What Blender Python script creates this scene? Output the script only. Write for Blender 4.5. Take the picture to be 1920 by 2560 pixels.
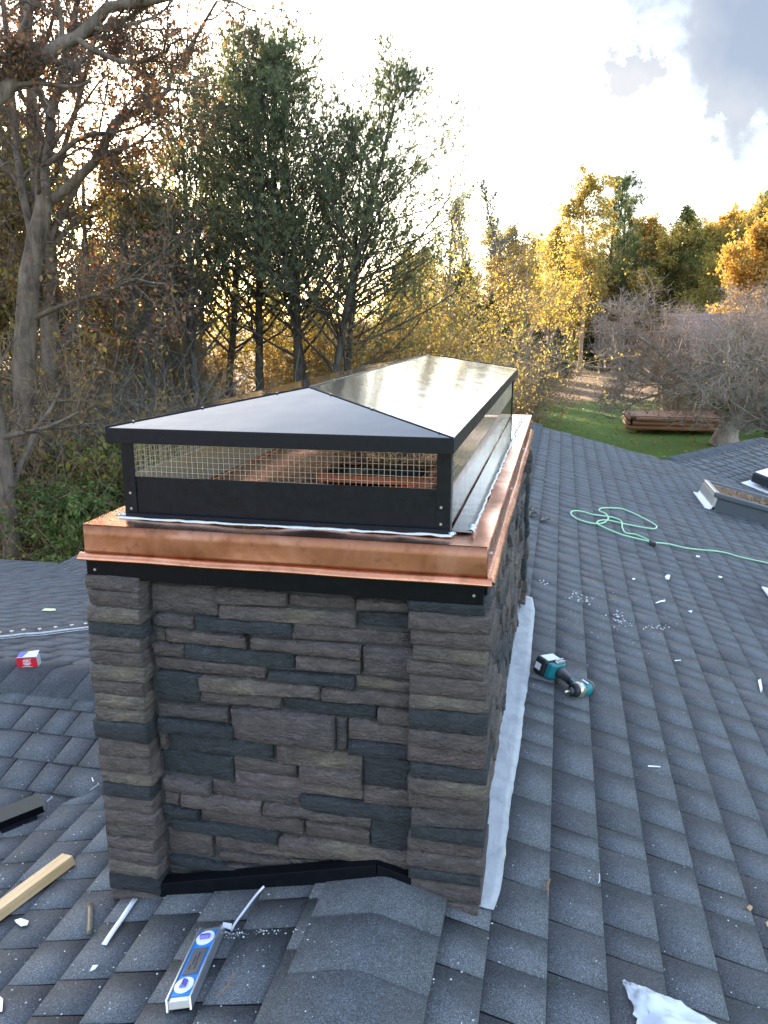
import bpy, math, random
import numpy as np
from mathutils import Vector, Matrix
for o in list(bpy.data.objects): bpy.data.objects.remove(o)
sc = bpy.context.scene
COL = sc.collection
R_ = math.radians
rnd = random.Random(7)
NR = np.random.default_rng(11)

# ------------------------------------------------------------------ camera
CAM = np.array([1.2783, -1.9763, 0.5554]); YAW, PIT, FPX = 0.2108, 0.2327, 2043.0
FW = np.array([-math.sin(YAW)*math.cos(PIT), math.cos(YAW)*math.cos(PIT), -math.sin(PIT)])
RT = np.array([math.cos(YAW), math.sin(YAW), 0.0]); UP = np.cross(RT, FW)
cd = bpy.data.cameras.new('camera'); cam = bpy.data.objects.new('camera', cd); COL.objects.link(cam)
cd.sensor_fit = 'HORIZONTAL'; cd.sensor_width = 36.0; cd.lens = FPX/1920*36; cd.clip_start = 0.05; cd.clip_end = 3000
cam.matrix_world = Matrix(((RT[0], UP[0], -FW[0], CAM[0]), (RT[1], UP[1], -FW[1], CAM[1]), (RT[2], UP[2], -FW[2], CAM[2]), (0, 0, 0, 1)))
sc.camera = cam
sc.render.resolution_x, sc.render.resolution_y = 768, 1024

# ------------------------------------------------------------------ light
SUN = Vector((-0.543, 0.807, 0.232)).normalized()
SUN_EL = math.asin(SUN.z); SUN_AZ = math.atan2(SUN.x, SUN.y)
SKY_STRENGTH, SUN_STRENGTH, EXPOSURE = 0.15, 5.0, 2.55
w = bpy.data.worlds.new('World'); sc.world = w; w.use_nodes = True
nt = w.node_tree; nt.nodes.clear()
def wn(t, **k):
    n = nt.nodes.new(t)
    for a, b in k.items(): setattr(n, a, b)
    return n
def wmath(op, a, b=None, c=None, clamp=False):
    n = wn('ShaderNodeMath', operation=op, use_clamp=clamp)
    for i, v in enumerate((a, b, c)):
        if v is None: continue
        if isinstance(v, (int, float)): n.inputs[i].default_value = v
        else: nt.links.new(v, n.inputs[i])
    return n.outputs[0]
out = wn('ShaderNodeOutputWorld'); bg = wn('ShaderNodeBackground'); bg.inputs[1].default_value = SKY_STRENGTH
sky = wn('ShaderNodeTexSky', sky_type='NISHITA', sun_disc=False)
sky.sun_elevation = SUN_EL; sky.sun_rotation = SUN_AZ; sky.air_density = 1.0; sky.dust_density = 1.2; sky.ozone_density = 1.5
tc = wn('ShaderNodeTexCoord')
nz = wn('ShaderNodeTexNoise'); nz.inputs['Scale'].default_value = 3.0; nz.inputs['Detail'].default_value = 5; nz.inputs['Roughness'].default_value = .55
mp = wn('ShaderNodeMapping'); mp.inputs['Scale'].default_value = (1, 1, 2.2)
nt.links.new(tc.outputs['Generated'], mp.inputs[0]); nt.links.new(mp.outputs[0], nz.inputs['Vector'])
# thin bright cloud over most of the sky
thin = wn('ShaderNodeMapRange'); thin.inputs[1].default_value = .42; thin.inputs[2].default_value = .62
nt.links.new(nz.outputs[0], thin.inputs[0])
mixc = wn('ShaderNodeMix', data_type='RGBA'); mixc.inputs['B'].default_value = (4.6, 4.8, 5.3, 1)
nt.links.new(wmath('MULTIPLY', thin.outputs[0], .35), mixc.inputs['Factor']); nt.links.new(sky.outputs[0], mixc.inputs['A'])
# a heavy grey blue cloud and a small one beside it
nz2 = wn('ShaderNodeTexNoise'); nz2.inputs['Scale'].default_value = 11.0; nz2.inputs['Detail'].default_value = 6; nz2.inputs['Roughness'].default_value = .55
nt.links.new(tc.outputs['Generated'], nz2.inputs['Vector'])
nz3 = wn('ShaderNodeTexNoise'); nz3.inputs['Scale'].default_value = 34.0; nz3.inputs['Detail'].default_value = 5; nz3.inputs['Roughness'].default_value = .6
nt.links.new(tc.outputs['Generated'], nz3.inputs['Vector'])
def lobe(d, rad, amp, src=None):
    v = wn('ShaderNodeVectorMath', operation='DISTANCE'); v.inputs[1].default_value = d
    nt.links.new(tc.outputs['Generated'], v.inputs[0])
    q = wmath('SUBTRACT', 1.0, wmath('DIVIDE', v.outputs['Value'], rad))
    return wmath('ADD', q, wmath('MULTIPLY', wmath('SUBTRACT', (src or nz2).outputs[0], .5), amp))
def pdir(px, py):
    d = FW+RT*(px-960)/FPX-UP*(py-1280)/FPX; d = d/np.linalg.norm(d); return tuple(d)
l1 = lobe(pdir(1930, -30), .225, 1.5); l2 = lobe(pdir(1580, 178), .052, 2.4, nz3); l3 = lobe(pdir(1860, 270), .06, 2.4, nz3)
lm = wmath('MAXIMUM', wmath('MAXIMUM', l1, l2), l3)
dm = wn('ShaderNodeMapRange', interpolation_type='SMOOTHSTEP'); dm.inputs[1].default_value = .0; dm.inputs[2].default_value = .62
nt.links.new(lm, dm.inputs[0])
cr = wn('ShaderNodeMapRange'); cr.inputs[1].default_value = .22; cr.inputs[2].default_value = .95
nt.links.new(l1, cr.inputs[0])
dk = wn('ShaderNodeMix', data_type='RGBA'); dk.inputs['A'].default_value = (.80, .78, .80, 1); dk.inputs['B'].default_value = (.38, .44, .57, 1)
nt.links.new(cr.outputs[0], dk.inputs['Factor'])
mix2 = wn('ShaderNodeMix', data_type='RGBA')
nt.links.new(wmath('MULTIPLY', dm.outputs[0], .94), mix2.inputs['Factor']); nt.links.new(mixc.outputs['Result'], mix2.inputs['A']); nt.links.new(dk.outputs['Result'], mix2.inputs['B'])
nt.links.new(mix2.outputs['Result'], bg.inputs[0]); nt.links.new(bg.outputs[0], out.inputs[0])
sl = bpy.data.lights.new('sun', 'SUN'); sl.energy = SUN_STRENGTH; sl.angle = R_(.53); sl.color = (1, .80, .56)
so = bpy.data.objects.new('sun', sl); COL.objects.link(so); so.rotation_euler = (-SUN).to_track_quat('-Z', 'Y').to_euler(); so.location = (-20, 30, 30)
sc.view_settings.view_transform = 'Standard'; sc.view_settings.look = 'None'; sc.view_settings.gamma = 1
sc.view_settings.exposure = EXPOSURE; sc.view_settings.use_curve_mapping = False
sc.render.engine = 'CYCLES'

# ------------------------------------------------------------------ helpers
def tag(o, label=None, cat=None, group=None, kind=None):
    if label: o['label'] = label
    if cat: o['category'] = cat
    if group: o['group'] = group
    if kind: o['kind'] = kind
    return o
def empty(name, loc=(0, 0, 0), rot=None):
    o = bpy.data.objects.new(name, None); COL.objects.link(o); o.location = loc
    if rot: o.rotation_euler = rot
    o.empty_display_size = .1
    return o
def link(name, me, parent=None, mat=None, loc=None):
    o = bpy.data.objects.new(name, me); COL.objects.link(o)
    if parent is not None: o.parent = parent
    if mat is not None and len(me.materials) == 0: me.materials.append(mat)
    if loc is not None: o.location = loc
    return o
def npmesh(name, V, F, smooth=False, col=None, colname='tab'):
    """V (n,3); F: list of arrays (m,k)"""
    me = bpy.data.meshes.new(name); V = np.asarray(V, np.float32)
    Fs = [np.asarray(f, np.int32) for f in (F if isinstance(F, list) else [F])]; Fs = [f for f in Fs if len(f)]
    me.vertices.add(len(V)); me.vertices.foreach_set('co', V.ravel())
    flat = np.concatenate([f.ravel() for f in Fs]); tot = np.concatenate([np.full(len(f), f.shape[1], np.int32) for f in Fs])
    st = np.concatenate([[0], np.cumsum(tot)[:-1]]).astype(np.int32)
    me.loops.add(len(flat)); me.loops.foreach_set('vertex_index', flat)
    me.polygons.add(len(tot)); me.polygons.foreach_set('loop_start', st)
    if smooth: me.polygons.foreach_set('use_smooth', np.ones(len(tot), bool))
    if col is not None:
        a = me.attributes.new(colname, 'FLOAT_COLOR', 'POINT'); c = np.ones((len(V), 4), np.float32); c[:, :3] = col
        a.data.foreach_set('color', c.ravel())
    me.update(calc_edges=True); me.validate()
    return me
class MB:
    """collects solids into one mesh"""
    def __init__(s): s.v = []; s.f = []
    def add(s, vs, fs):
        b = len(s.v); s.v += [tuple(v) for v in vs]; s.f += [tuple(i+b for i in f) for f in fs]; return s
    def box(s, x0, x1, y0, y1, z0, z1):
        return s.add([(x0,y0,z0),(x1,y0,z0),(x1,y1,z0),(x0,y1,z0),(x0,y0,z1),(x1,y0,z1),(x1,y1,z1),(x0,y1,z1)],
                     [(0,3,2,1),(4,5,6,7),(0,1,5,4),(1,2,6,5),(2,3,7,6),(3,0,4,7)])
    def hexa(s, p):  # 8 points, bottom 4 then top 4
        return s.add(p, [(0,3,2,1),(4,5,6,7),(0,1,5,4),(1,2,6,5),(2,3,7,6),(3,0,4,7)])
    def prism(s, poly, axis, a, b):  # polygon (u,v) extruded along axis
        def P(u, v, w): return {'x': (w, u, v), 'y': (u, w, v), 'z': (u, v, w)}[axis]
        n = len(poly)
        return s.add([P(u, v, a) for u, v in poly]+[P(u, v, b) for u, v in poly],
                     [tuple(range(n))[::-1], tuple(range(n, 2*n))]+[(i, (i+1) % n, n+(i+1) % n, n+i) for i in range(n)])
    def cyl(s, p0, p1, r0, r1=None, n=12, cap=True):
        r1 = r0 if r1 is None else r1; p0 = Vector(p0); p1 = Vector(p1); d = (p1-p0).normalized()
        a = d.orthogonal().normalized(); b = d.cross(a)
        ring = lambda p, r: [p+(a*math.cos(2*math.pi*i/n)+b*math.sin(2*math.pi*i/n))*r for i in range(n)]
        fs = [(i, (i+1) % n, n+(i+1) % n, n+i) for i in range(n)]
        if cap: fs += [tuple(range(n))[::-1], tuple(range(n, 2*n))]
        return s.add(ring(p0, r0)+ring(p1, r1), fs)
    def build(s, name, mat, parent=None, bevel=0, seg=2, smooth=False):
        me = bpy.data.meshes.new(name); me.from_pydata(s.v, [], s.f); me.update()
        import bmesh
        bm = bmesh.new(); bm.from_mesh(me); bmesh.ops.recalc_face_normals(bm, faces=bm.faces); bm.to_mesh(me); bm.free()
        if smooth: me.polygons.foreach_set('use_smooth', [True]*len(me.polygons))
        o = link(name, me, parent, mat)
        if bevel:
            m = o.modifiers.new('bevel', 'BEVEL'); m.width = bevel; m.segments = seg; m.limit_method = 'ANGLE'; m.harden_normals = False
        return o
def tube_curve(name, pts, r, mat, parent=None, res=6, cyclic=False):
    """smooth tube through points as a mesh"""
    P = np.array(pts, float); n = len(P); out = []
    for i in range(n-1):
        p0, p1, p2, p3 = P[max(i-1, 0)], P[i], P[i+1], P[min(i+2, n-1)]
        for k in range(res):
            t = k/res
            out.append(.5*((2*p1)+(-p0+p2)*t+(2*p0-5*p1+4*p2-p3)*t*t+(-p0+3*p1-3*p2+p3)*t**3))
    out.append(P[-1]); Q = np.array(out)[None]
    V, F = tubes(Q, np.full(Q.shape[:2], r), 7)
    return link(name, npmesh(name, V, F, True), parent, mat)
def tubes(P, R, s):
    N, K, _ = P.shape
    T = np.gradient(P, axis=1); T /= np.linalg.norm(T, axis=2, keepdims=True)+1e-9
    m = T.mean(1); ref = np.where(np.abs(m[:, 2:3]) > .8, np.array([[1., .1, 0]]), np.array([[.05, .1, 1.]]))
    n1 = np.cross(T, ref[:, None, :]); n1 /= np.linalg.norm(n1, axis=2, keepdims=True)+1e-9
    n2 = np.cross(T, n1)
    a = np.arange(s)*2*np.pi/s
    V = P[:, :, None, :]+R[:, :, None, None]*(np.cos(a)[None, None, :, None]*n1[:, :, None, :]+np.sin(a)[None, None, :, None]*n2[:, :, None, :])
    idx = np.arange(N*K*s).reshape(N, K, s)
    A = idx[:, :-1, :]; B = np.roll(A, -1, 2); D = idx[:, 1:, :]; C_ = np.roll(D, -1, 2)
    F = np.stack([A, B, C_, D], -1).reshape(-1, 4)
    return V.reshape(-1, 3), F
def merge(parts):
    Vs, Fs, b = [], {}, 0
    for V, F in parts:
        for f in (F if isinstance(F, list) else [F]):
            Fs.setdefault(f.shape[1], []).append(f+b)
        Vs.append(V); b += len(V)
    return np.concatenate(Vs), [np.concatenate(x) for x in Fs.values()]

# ------------------------------------------------------------------ materials
class Mat:
    def __init__(s, name):
        s.m = bpy.data.materials.new(name); s.m.use_nodes = True; s.t = s.m.node_tree; s.t.nodes.clear()
        s.out = s.n('ShaderNodeOutputMaterial')
    def n(s, t, **k):
        x = s.t.nodes.new(t)
        for a, b in k.items(): setattr(x, a, b)
        return x
    def l(s, a, b): s.t.links.new(a, b)
    def set(s, sock, v):
        if isinstance(v, bpy.types.NodeSocket): s.l(v, sock)
        elif isinstance(v, (tuple, list)) and len(v) == 3 and sock.type == 'RGBA': sock.default_value = (*v, 1)
        else: sock.default_value = v
    def math(s, op, a, b=0., clamp=False):
        x = s.n('ShaderNodeMath', operation=op, use_clamp=clamp); s.set(x.inputs[0], a); s.set(x.inputs[1], b); return x.outputs[0]
    def noise(s, scale, detail=4, rough=.55, vec=None, dist=0.):
        x = s.n('ShaderNodeTexNoise'); x.inputs['Scale'].default_value = scale; x.inputs['Detail'].default_value = detail
        x.inputs['Roughness'].default_value = rough; x.inputs['Distortion'].default_value = dist
        if vec is not None: s.l(vec, x.inputs['Vector'])
        return x.outputs[0]
    def pos(s): return s.n('ShaderNodeNewGeometry').outputs['Position']
    def obj(s): return s.n('ShaderNodeTexCoord').outputs['Object']
    def scale(s, vec, sc):
        x = s.n('ShaderNodeMapping'); x.inputs['Scale'].default_value = sc; s.l(vec, x.inputs[0]); return x.outputs[0]
    def ramp(s, fac, stops):
        x = s.n('ShaderNodeValToRGB'); e = x.color_ramp.elements
        while len(e) < len(stops): e.new(.5)
        for i, (p, c) in enumerate(stops): e[i].position = p; e[i].color = (*c, 1) if len(c) == 3 else c
        s.l(fac, x.inputs[0]); return x.outputs[0]
    def mix(s, f, a, b, mode='MIX'):
        x = s.n('ShaderNodeMix', data_type='RGBA', blend_type=mode); s.set(x.inputs['Factor'], f); s.set(x.inputs['A'], a); s.set(x.inputs['B'], b)
        return x.outputs['Result']
    def map(s, v, a, b, c=0., d=1.):
        x = s.n('ShaderNodeMapRange'); s.l(v, x.inputs[0])
        for i, q in enumerate((a, b, c, d)): x.inputs[i+1].default_value = q
        return x.outputs[0]
    def bump(s, h, strength, dist=.01):
        x = s.n('ShaderNodeBump'); x.inputs['Strength'].default_value = strength; x.inputs['Distance'].default_value = dist; s.l(h, x.inputs['Height']); return x.outputs[0]
    def pbr(s, col, rough=.6, metal=0., normal=None, spec=.5, coat=0., coat_r=.1, trans=0., alpha=None):
        x = s.n('ShaderNodeBsdfPrincipled'); s.set(x.inputs['Base Color'], col); s.set(x.inputs['Roughness'], rough); s.set(x.inputs['Metallic'], metal)
        x.inputs['Specular IOR Level'].default_value = spec; x.inputs['Coat Weight'].default_value = coat; x.inputs['Coat Roughness'].default_value = coat_r
        x.inputs['Transmission Weight'].default_value = trans
        if normal is not None: s.l(normal, x.inputs['Normal'])
        s.l(x.outputs[0], s.out.inputs[0]); return s.m
def plain(name, col, rough=.6, metal=0., var=.12, scale=30, **k):
    m = Mat(name); n = m.noise(scale, 4, .6, m.obj())
    c = m.mix(n, tuple(x*(1-var) for x in col), tuple(min(1, x*(1+var)) for x in col))
    return m.pbr(c, rough, metal, m.bump(n, .08, .002), **k)

def mat_shingle():
    m = Mat('shingle_granules'); a = m.n('ShaderNodeAttribute', attribute_name='tab'); sp = m.n('ShaderNodeSeparateColor'); m.l(a.outputs['Color'], sp.inputs[0])
    u, v, t = sp.outputs
    p = m.pos()
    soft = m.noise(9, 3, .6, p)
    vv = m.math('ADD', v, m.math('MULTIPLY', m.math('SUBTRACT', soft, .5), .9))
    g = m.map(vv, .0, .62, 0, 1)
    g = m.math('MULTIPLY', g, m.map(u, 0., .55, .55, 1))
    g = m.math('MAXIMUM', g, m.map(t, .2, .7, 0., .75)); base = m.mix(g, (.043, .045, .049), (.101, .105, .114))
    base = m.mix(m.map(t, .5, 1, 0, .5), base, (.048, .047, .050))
    brown = m.mix(m.map(m.noise(2.3, 3, .6, p), .52, .72, 0, .45), base, (.062, .051, .049))
    gran = m.noise(330, 2, .8, p)
    c = m.mix(1., brown, m.ramp(gran, [(.28, (.30, .30, .30)), (.5, (.9, .9, .9)), (.72, (2.6, 2.6, 2.6))]), 'MULTIPLY')
    gran2 = m.noise(120, 3, .7, p)
    c = m.mix(1., c, m.ramp(gran2, [(.3, (.72, .72, .74)), (.7, (1.25, 1.25, 1.25))]), 'MULTIPLY')
    fl = m.map(m.noise(60, 1, .5, p), .785, .81, 0, .6)
    c = m.mix(fl, c, (.4, .42, .45))
    return m.pbr(c, m.map(gran, .3, .7, .75, .95), 0, m.bump(gran, .5, .003), spec=.35)
def mat_stone():
    m = Mat('ledgestone'); a = m.n('ShaderNodeAttribute', attribute_name='tone'); o = m.pos()
    n1 = m.noise(22, 6, .62, m.scale(o, (1, 1, 2.0))); n2 = m.noise(95, 4, .7, o)
    c = m.mix(1., a.outputs['Color'], m.ramp(n1, [(.25, (.62, .62, .64)), (.5, (1, 1, 1)), (.78, (1.35, 1.32, 1.28))]), 'MULTIPLY')
    c = m.mix(1., c, m.ramp(n2, [(.3, (.84, .84, .84)), (.7, (1.16, 1.16, 1.16))]), 'MULTIPLY')
    wv = m.noise(30, 5, .7, m.scale(o, (1, 1, 3.0)), 1.2)
    rd = m.math('ABSOLUTE', m.math('SUBTRACT', m.noise(17, 4, .6, m.scale(o, (1, 1, 1.8)), .8), .5))
    h = m.math('ADD', m.math('ADD', wv, m.math('MULTIPLY', n2, .35)), m.math('MULTIPLY', rd, 2.2))
    c = m.mix(m.map(rd, .0, .035, .35, 0.), c, m.mix(1., c, (.45, .44, .43), 'MULTIPLY'))
    return m.pbr(c, .7, 0, m.bump(h, 1., .016), spec=.4)
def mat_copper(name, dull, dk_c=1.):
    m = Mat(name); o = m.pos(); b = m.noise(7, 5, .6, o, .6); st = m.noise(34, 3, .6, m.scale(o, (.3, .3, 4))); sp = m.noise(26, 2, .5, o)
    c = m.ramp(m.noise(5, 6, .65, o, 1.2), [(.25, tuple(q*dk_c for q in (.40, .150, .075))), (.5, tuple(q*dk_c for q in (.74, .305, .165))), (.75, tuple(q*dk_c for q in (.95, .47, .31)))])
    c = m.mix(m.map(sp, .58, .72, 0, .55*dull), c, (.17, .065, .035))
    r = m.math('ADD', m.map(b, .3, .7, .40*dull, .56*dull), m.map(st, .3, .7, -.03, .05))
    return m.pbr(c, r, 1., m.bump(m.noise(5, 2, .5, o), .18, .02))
def mat_bronze(name, col=(.006, .0065, .0105), rough=.22, lump=.04, spec=.22, coat=0.):
    m = Mat(name); o = m.pos(); n = m.noise(3.2, 3, .5, o); d = m.noise(60, 3, .6, o)
    c = m.mix(m.map(d, .55, .75, 0, .25), col, tuple(x*1.7+.006 for x in col))
    return m.pbr(c, m.map(d, .3, .75, rough*.8, rough*1.35), 0, m.bump(n, lump, .05), spec=spec, coat=coat, coat_r=.06)
def mat_bark(name, a, b, sc_=9):
    m = Mat(name); o = m.obj(); n = m.noise(sc_, 5, .65, m.scale(o, (1, 1, .22)), .4); n2 = m.noise(2.2, 3, .6, o)
    c = m.ramp(n, [(.3, a), (.68, b)]); c = m.mix(m.map(n2, .45, .7, 0, .4), c, tuple(x*1.35 for x in b))
    return m.pbr(c, .9, 0, m.bump(n, 1., .06), spec=.2)
def mat_leaf(name, stops, trans=.45, rough=.55):
    m = Mat(name); g = m.n('ShaderNodeNewGeometry'); oi = m.n('ShaderNodeObjectInfo')
    f = m.math('ADD', m.math('MULTIPLY', g.outputs['Random Per Island'], .75), m.math('MULTIPLY', oi.outputs['Random'], .25))
    big = m.noise(.55, 2, .5, g.outputs['Position']); f = m.math('ADD', f, m.math('MULTIPLY', m.math('SUBTRACT', big, .5), .7), True)
    c = m.ramp(f, stops)
    d = m.n('ShaderNodeBsdfPrincipled'); m.l(c, d.inputs['Base Color']); d.inputs['Roughness'].default_value = rough; d.inputs['Specular IOR Level'].default_value = .25
    t = m.n('ShaderNodeBsdfTranslucent'); m.l(m.mix(1., c, (1.25, 1.15, .7), 'MULTIPLY'), t.inputs[0])
    x = m.n('ShaderNodeMixShader'); x.inputs[0].default_value = trans; m.l(d.outputs[0], x.inputs[1]); m.l(t.outputs[0], x.inputs[2]); m.l(x.outputs[0], m.out.inputs[0])
    return m.m
M = dict(
    shingle=mat_shingle(), deck=plain('roof_felt', (.010, .011, .013), .95), stone=mat_stone(), core=plain('dark_mortar', (.045, .043, .042), .95),  # core: even dark colour behind the stone veneer
    copper=mat_copper('copper_dim_reflect', 1., .44), copper_bright=mat_copper('copper_sky_lit', .5, .85), bronze=mat_bronze('bronze_paint', rough=.34),  # copper darkened for dim reflections; copper_bright has sky reflection in its colour
    bronze_lid=mat_bronze('bronze_lid_paint', (.018, .019, .022), .10, .05, .42, 0.), bronze_side=mat_bronze('bronze_side_paint', rough=.12, spec=.6), black_band=mat_bronze('black_trim', (.004, .0042, .006), .35, .04, .12),
    primer=plain('almond_backing', (.60, .50, .40), .45), flange=mat_bronze('flange_sky_sheen', (.22, .215, .20), .10, .06, .7, .4),  # flange: pale colour holds the sky reflection of the dark bronze
    wire=plain('galvanised_wire', (.52, .46, .39), .4, .5), caulk=plain('clear_caulk', (.62, .64, .66), .18, 0, .2, 90),
    flue=plain('flue_dark', (.004, .004, .004), .9), screw=plain('screw_steel', (.45, .45, .46), .35, .9),
    membrane=None)
def mat_membrane():
    m = Mat('white_membrane'); o = m.pos(); n = m.noise(14, 5, .6, m.scale(o, (1.5, .7, 1)), .5)
    c = m.ramp(n, [(.3, (.23, .24, .26)), (.6, (.35, .36, .385))])
    return m.pbr(c, .5, 0, m.bump(n, .35, .01))
M['membrane'] = mat_membrane()

# ------------------------------------------------------------------ roof geometry
S = .25; XR, ZR = .8321, -.9974            # main ridge line
YX, ZX, SF = 1.38, -1.165, .233            # cross gable ridge line
GZ = -5.2
def ray(px, py): return FW+RT*(px-960)/FPX-UP*(py-1280)/FPX
def hit(px, py, n, c):
    d = ray(px, py); n = np.array(n, float); return CAM+(c-n@CAM)/(n@d)*d
def onR(px, py, up=0.): return hit(px, py, (S, 0, 1), ZR+S*XR+up)
def onL(px, py, up=0.): return hit(px, py, (-S, 0, 1), ZR-S*XR+up)
def onN(px, py, up=0.): return hit(px, py, (0, -S, 1), ZX-S*YX+up)
def onF(px, py, up=0.): return hit(px, py, (0, SF, 1), ZX+SF*YX+up)
def at(px, d, z=GZ):
    v = FW+RT*(px-960)/FPX; h = v[:2]/np.linalg.norm(v[:2]); return Vector((CAM[0]+h[0]*d, CAM[1]+h[1]*d, z))

house = tag(empty('house', (XR, 4, GZ)), 'house under the charcoal shingle roof that carries the stone chimney', 'house')
def hp(o):
    o.parent = house; o.matrix_parent_inverse = house.matrix_basis.inverted(); return o
WA = R_(36); wU = (math.cos(WA), -math.sin(WA)); wV = (math.sin(WA), math.cos(WA))
W0 = np.array([2.815, 10.63, -1.493])
k1 = 1/math.hypot(1, S); kf = 1/math.hypot(1, SF)
planes = {  # origin, downslope, course direction (towards the camera side), number of courses, v range
 'R': dict(O=(XR, 0, ZR), U=(k1, 0, -S*k1), V=(0, -1, 0), off=.012, poly=lambda x, y: -1.7 < y < 10.68 and x < 5.6 and (y-10.63) < -.31*(x-2.815)+.25),
 'L': dict(O=(XR, 0, ZR), U=(-k1, 0, -S*k1), V=(0, -1, 0), off=.02, poly=lambda x, y: -1.7 < y < 9.5 and x > -4.62 and not (-4.6 < x < .25 and YX-(.3-x)+.3 < y < YX+(.3-x)-.5)),
 'N': dict(O=(0, YX, ZX), U=(0, -k1, -S*k1), V=(1, 0, 0), off=.085, poly=lambda x, y: -3.2 < x < .3 and y > -1.2 and y > YX-(.3-x)-.3),
 'F': dict(O=(0, YX, ZX), U=(0, kf, -SF*kf), V=(1, 0, 0), off=.05, poly=lambda x, y: -6.4 < x < .0 and y < 6.68 and y < YX+(.3-x)+.5),
 'W': dict(O=tuple(W0), U=(wU[0]*k1, wU[1]*k1, -S*k1), V=(wV[0], wV[1], 0), off=.03, poly=lambda x, y: (x-2.815)*wV[0]+(y-10.63)*wV[1] < 3.5 and (y-10.63) > -.31*(x-2.815)-.35),
}
EXPO = .1625
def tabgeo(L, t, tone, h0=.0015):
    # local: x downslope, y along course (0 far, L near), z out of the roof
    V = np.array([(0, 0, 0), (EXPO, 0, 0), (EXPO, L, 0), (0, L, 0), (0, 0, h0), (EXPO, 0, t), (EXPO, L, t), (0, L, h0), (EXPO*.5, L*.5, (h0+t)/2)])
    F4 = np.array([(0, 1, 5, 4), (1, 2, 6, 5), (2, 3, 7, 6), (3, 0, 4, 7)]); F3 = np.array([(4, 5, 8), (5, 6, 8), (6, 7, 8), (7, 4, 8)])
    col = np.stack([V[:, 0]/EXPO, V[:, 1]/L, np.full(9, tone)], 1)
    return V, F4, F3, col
LENS = [.12, .145, .17, .195, .22, .26]
variants = {}
for L in LENS:
    for q in range(4):
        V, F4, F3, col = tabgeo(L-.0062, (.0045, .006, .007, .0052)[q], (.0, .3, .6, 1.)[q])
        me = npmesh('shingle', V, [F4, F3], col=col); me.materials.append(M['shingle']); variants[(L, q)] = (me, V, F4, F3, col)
tabs = []   # (screen size, plane, matrix, key)
pl_mat = {}
for nm, d in planes.items():
    O = np.array(d['O'], float); U = np.array(d['U']); Vd = np.array(d['V'], float); Nn = np.cross(U, Vd); Nn = Nn if Nn[2] > 0 else -Nn
    flip = np.cross(U, Vd)[2] < 0
    prng = random.Random({'R': 3, 'L': 5, 'N': 8, 'F': 9, 'W': 4}[nm])
    for k in range(0, 40):
        vpos = -13.+prng.random()*.3
        while vpos < 13.:
            L = prng.choice(LENS); q = prng.choice((0, 0, 1, 1, 2, 3)); 
            o = O+U*(d['off']+k*EXPO)+Vd*(vpos+prng.uniform(-.001, .001)); c = o+U*EXPO*.5+Vd*L*.5; vpos += L
            if not d['poly'](c[0], c[1]): continue
            if .1 < c[0] < 1.0 and .12 < c[1] < 2.6: continue
            dv = c-CAM; dep = dv@FW
            if dep < .2: continue
            sx = 960+FPX*(dv@RT)/dep; sy = 1280-FPX*(dv@UP)/dep
            vis = -250 < sx < 2170 and 900 < sy < 2800
            if not vis and (sx < -900 or sx > 2800 or sy > 4200): continue
            hid = (210 < sx < 1215 and sy < 2190) or (sx > 1215 and sx < 1330 and sy < 1060)
            size = 1/dep**2 if (vis and -60 < sx < 1980 and sy < 2620 and not hid) else 0
            y_axis = Vd
            tabs.append((size, nm, (U, y_axis, Nn, o), (L, q)))
tabs.sort(key=lambda a: -a[0])
slopes = {}
names_desc = {}
def deckmesh(name, pts, th=.12):
    n = len(pts); V = [tuple(p) for p in pts]+[(p[0], p[1], p[2]-th) for p in pts]
    mb = MB(); mb.add(V, [tuple(range(n)), tuple(range(n, 2*n))[::-1]]+[(i, n+i, n+(i+1) % n, (i+1) % n) for i in range(n)])
    return hp(mb.build(name, M['deck']))
zR = lambda x: ZR-S*abs(x-XR)
zN = lambda y: ZX-S*(YX-y)
zF = lambda y: ZX-SF*(y-YX)
e_ = .004
slopes['R'] = deckmesh('roof_slope', [(XR, -1.7, ZR-e_), (5.6, -1.7, zR(5.6)-e_), (5.6, 9.75, zR(5.6)-e_), (2.815, 10.66, zR(2.815)-e_), (XR, 10.70, ZR-e_)])
slopes['L'] = deckmesh('roof_slope', [(XR, 10.70, ZR-e_), (-4.62, 10.7, zR(-4.62)-e_), (-4.62, -1.7, zR(-4.62)-e_), (XR, -1.7, ZR-e_)])
slopes['N'] = deckmesh('roof_slope', [(.3, YX, ZX-e_), (-3.2, YX, ZX-e_), (-3.2, -2.1, zN(-2.1)-e_)])
slopes['F'] = deckmesh('roof_slope', [(.3, YX, ZX-e_), (-4.75, 6.66, zF(6.66)-e_), (-6.4, 6.66, zF(6.66)-e_), (-6.4, YX, ZX-e_)])
wp = lambda u, v: (W0[0]+wU[0]*u+wV[0]*v, W0[1]+wU[1]*u+wV[1]*v, W0[2]-S*u-e_)
slopes['W'] = deckmesh('roof_slope', [wp(0, 0), wp(5., -1.6), wp(5., 2.5), wp(.0, 3.5)])
rest = {k: [] for k in planes}
for i, (size, nm, (U, Vd, Nn, o), key) in enumerate(tabs):
    me, V, F4, F3, col = variants[key]
    if i < 300:
        ob = bpy.data.objects.new('shingle', me); COL.objects.link(ob); ob.parent = slopes[nm]
        m4 = Matrix(((U[0], Vd[0], Nn[0], o[0]), (U[1], Vd[1], Nn[1], o[1]), (U[2], Vd[2], Nn[2], o[2]), (0, 0, 0, 1)))
        ob.matrix_basis = m4
    else:
        rest[nm].append((o+V[:, :1]*U+V[:, 1:2]*Vd+V[:, 2:3]*Nn, F4, F3, col))
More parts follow.
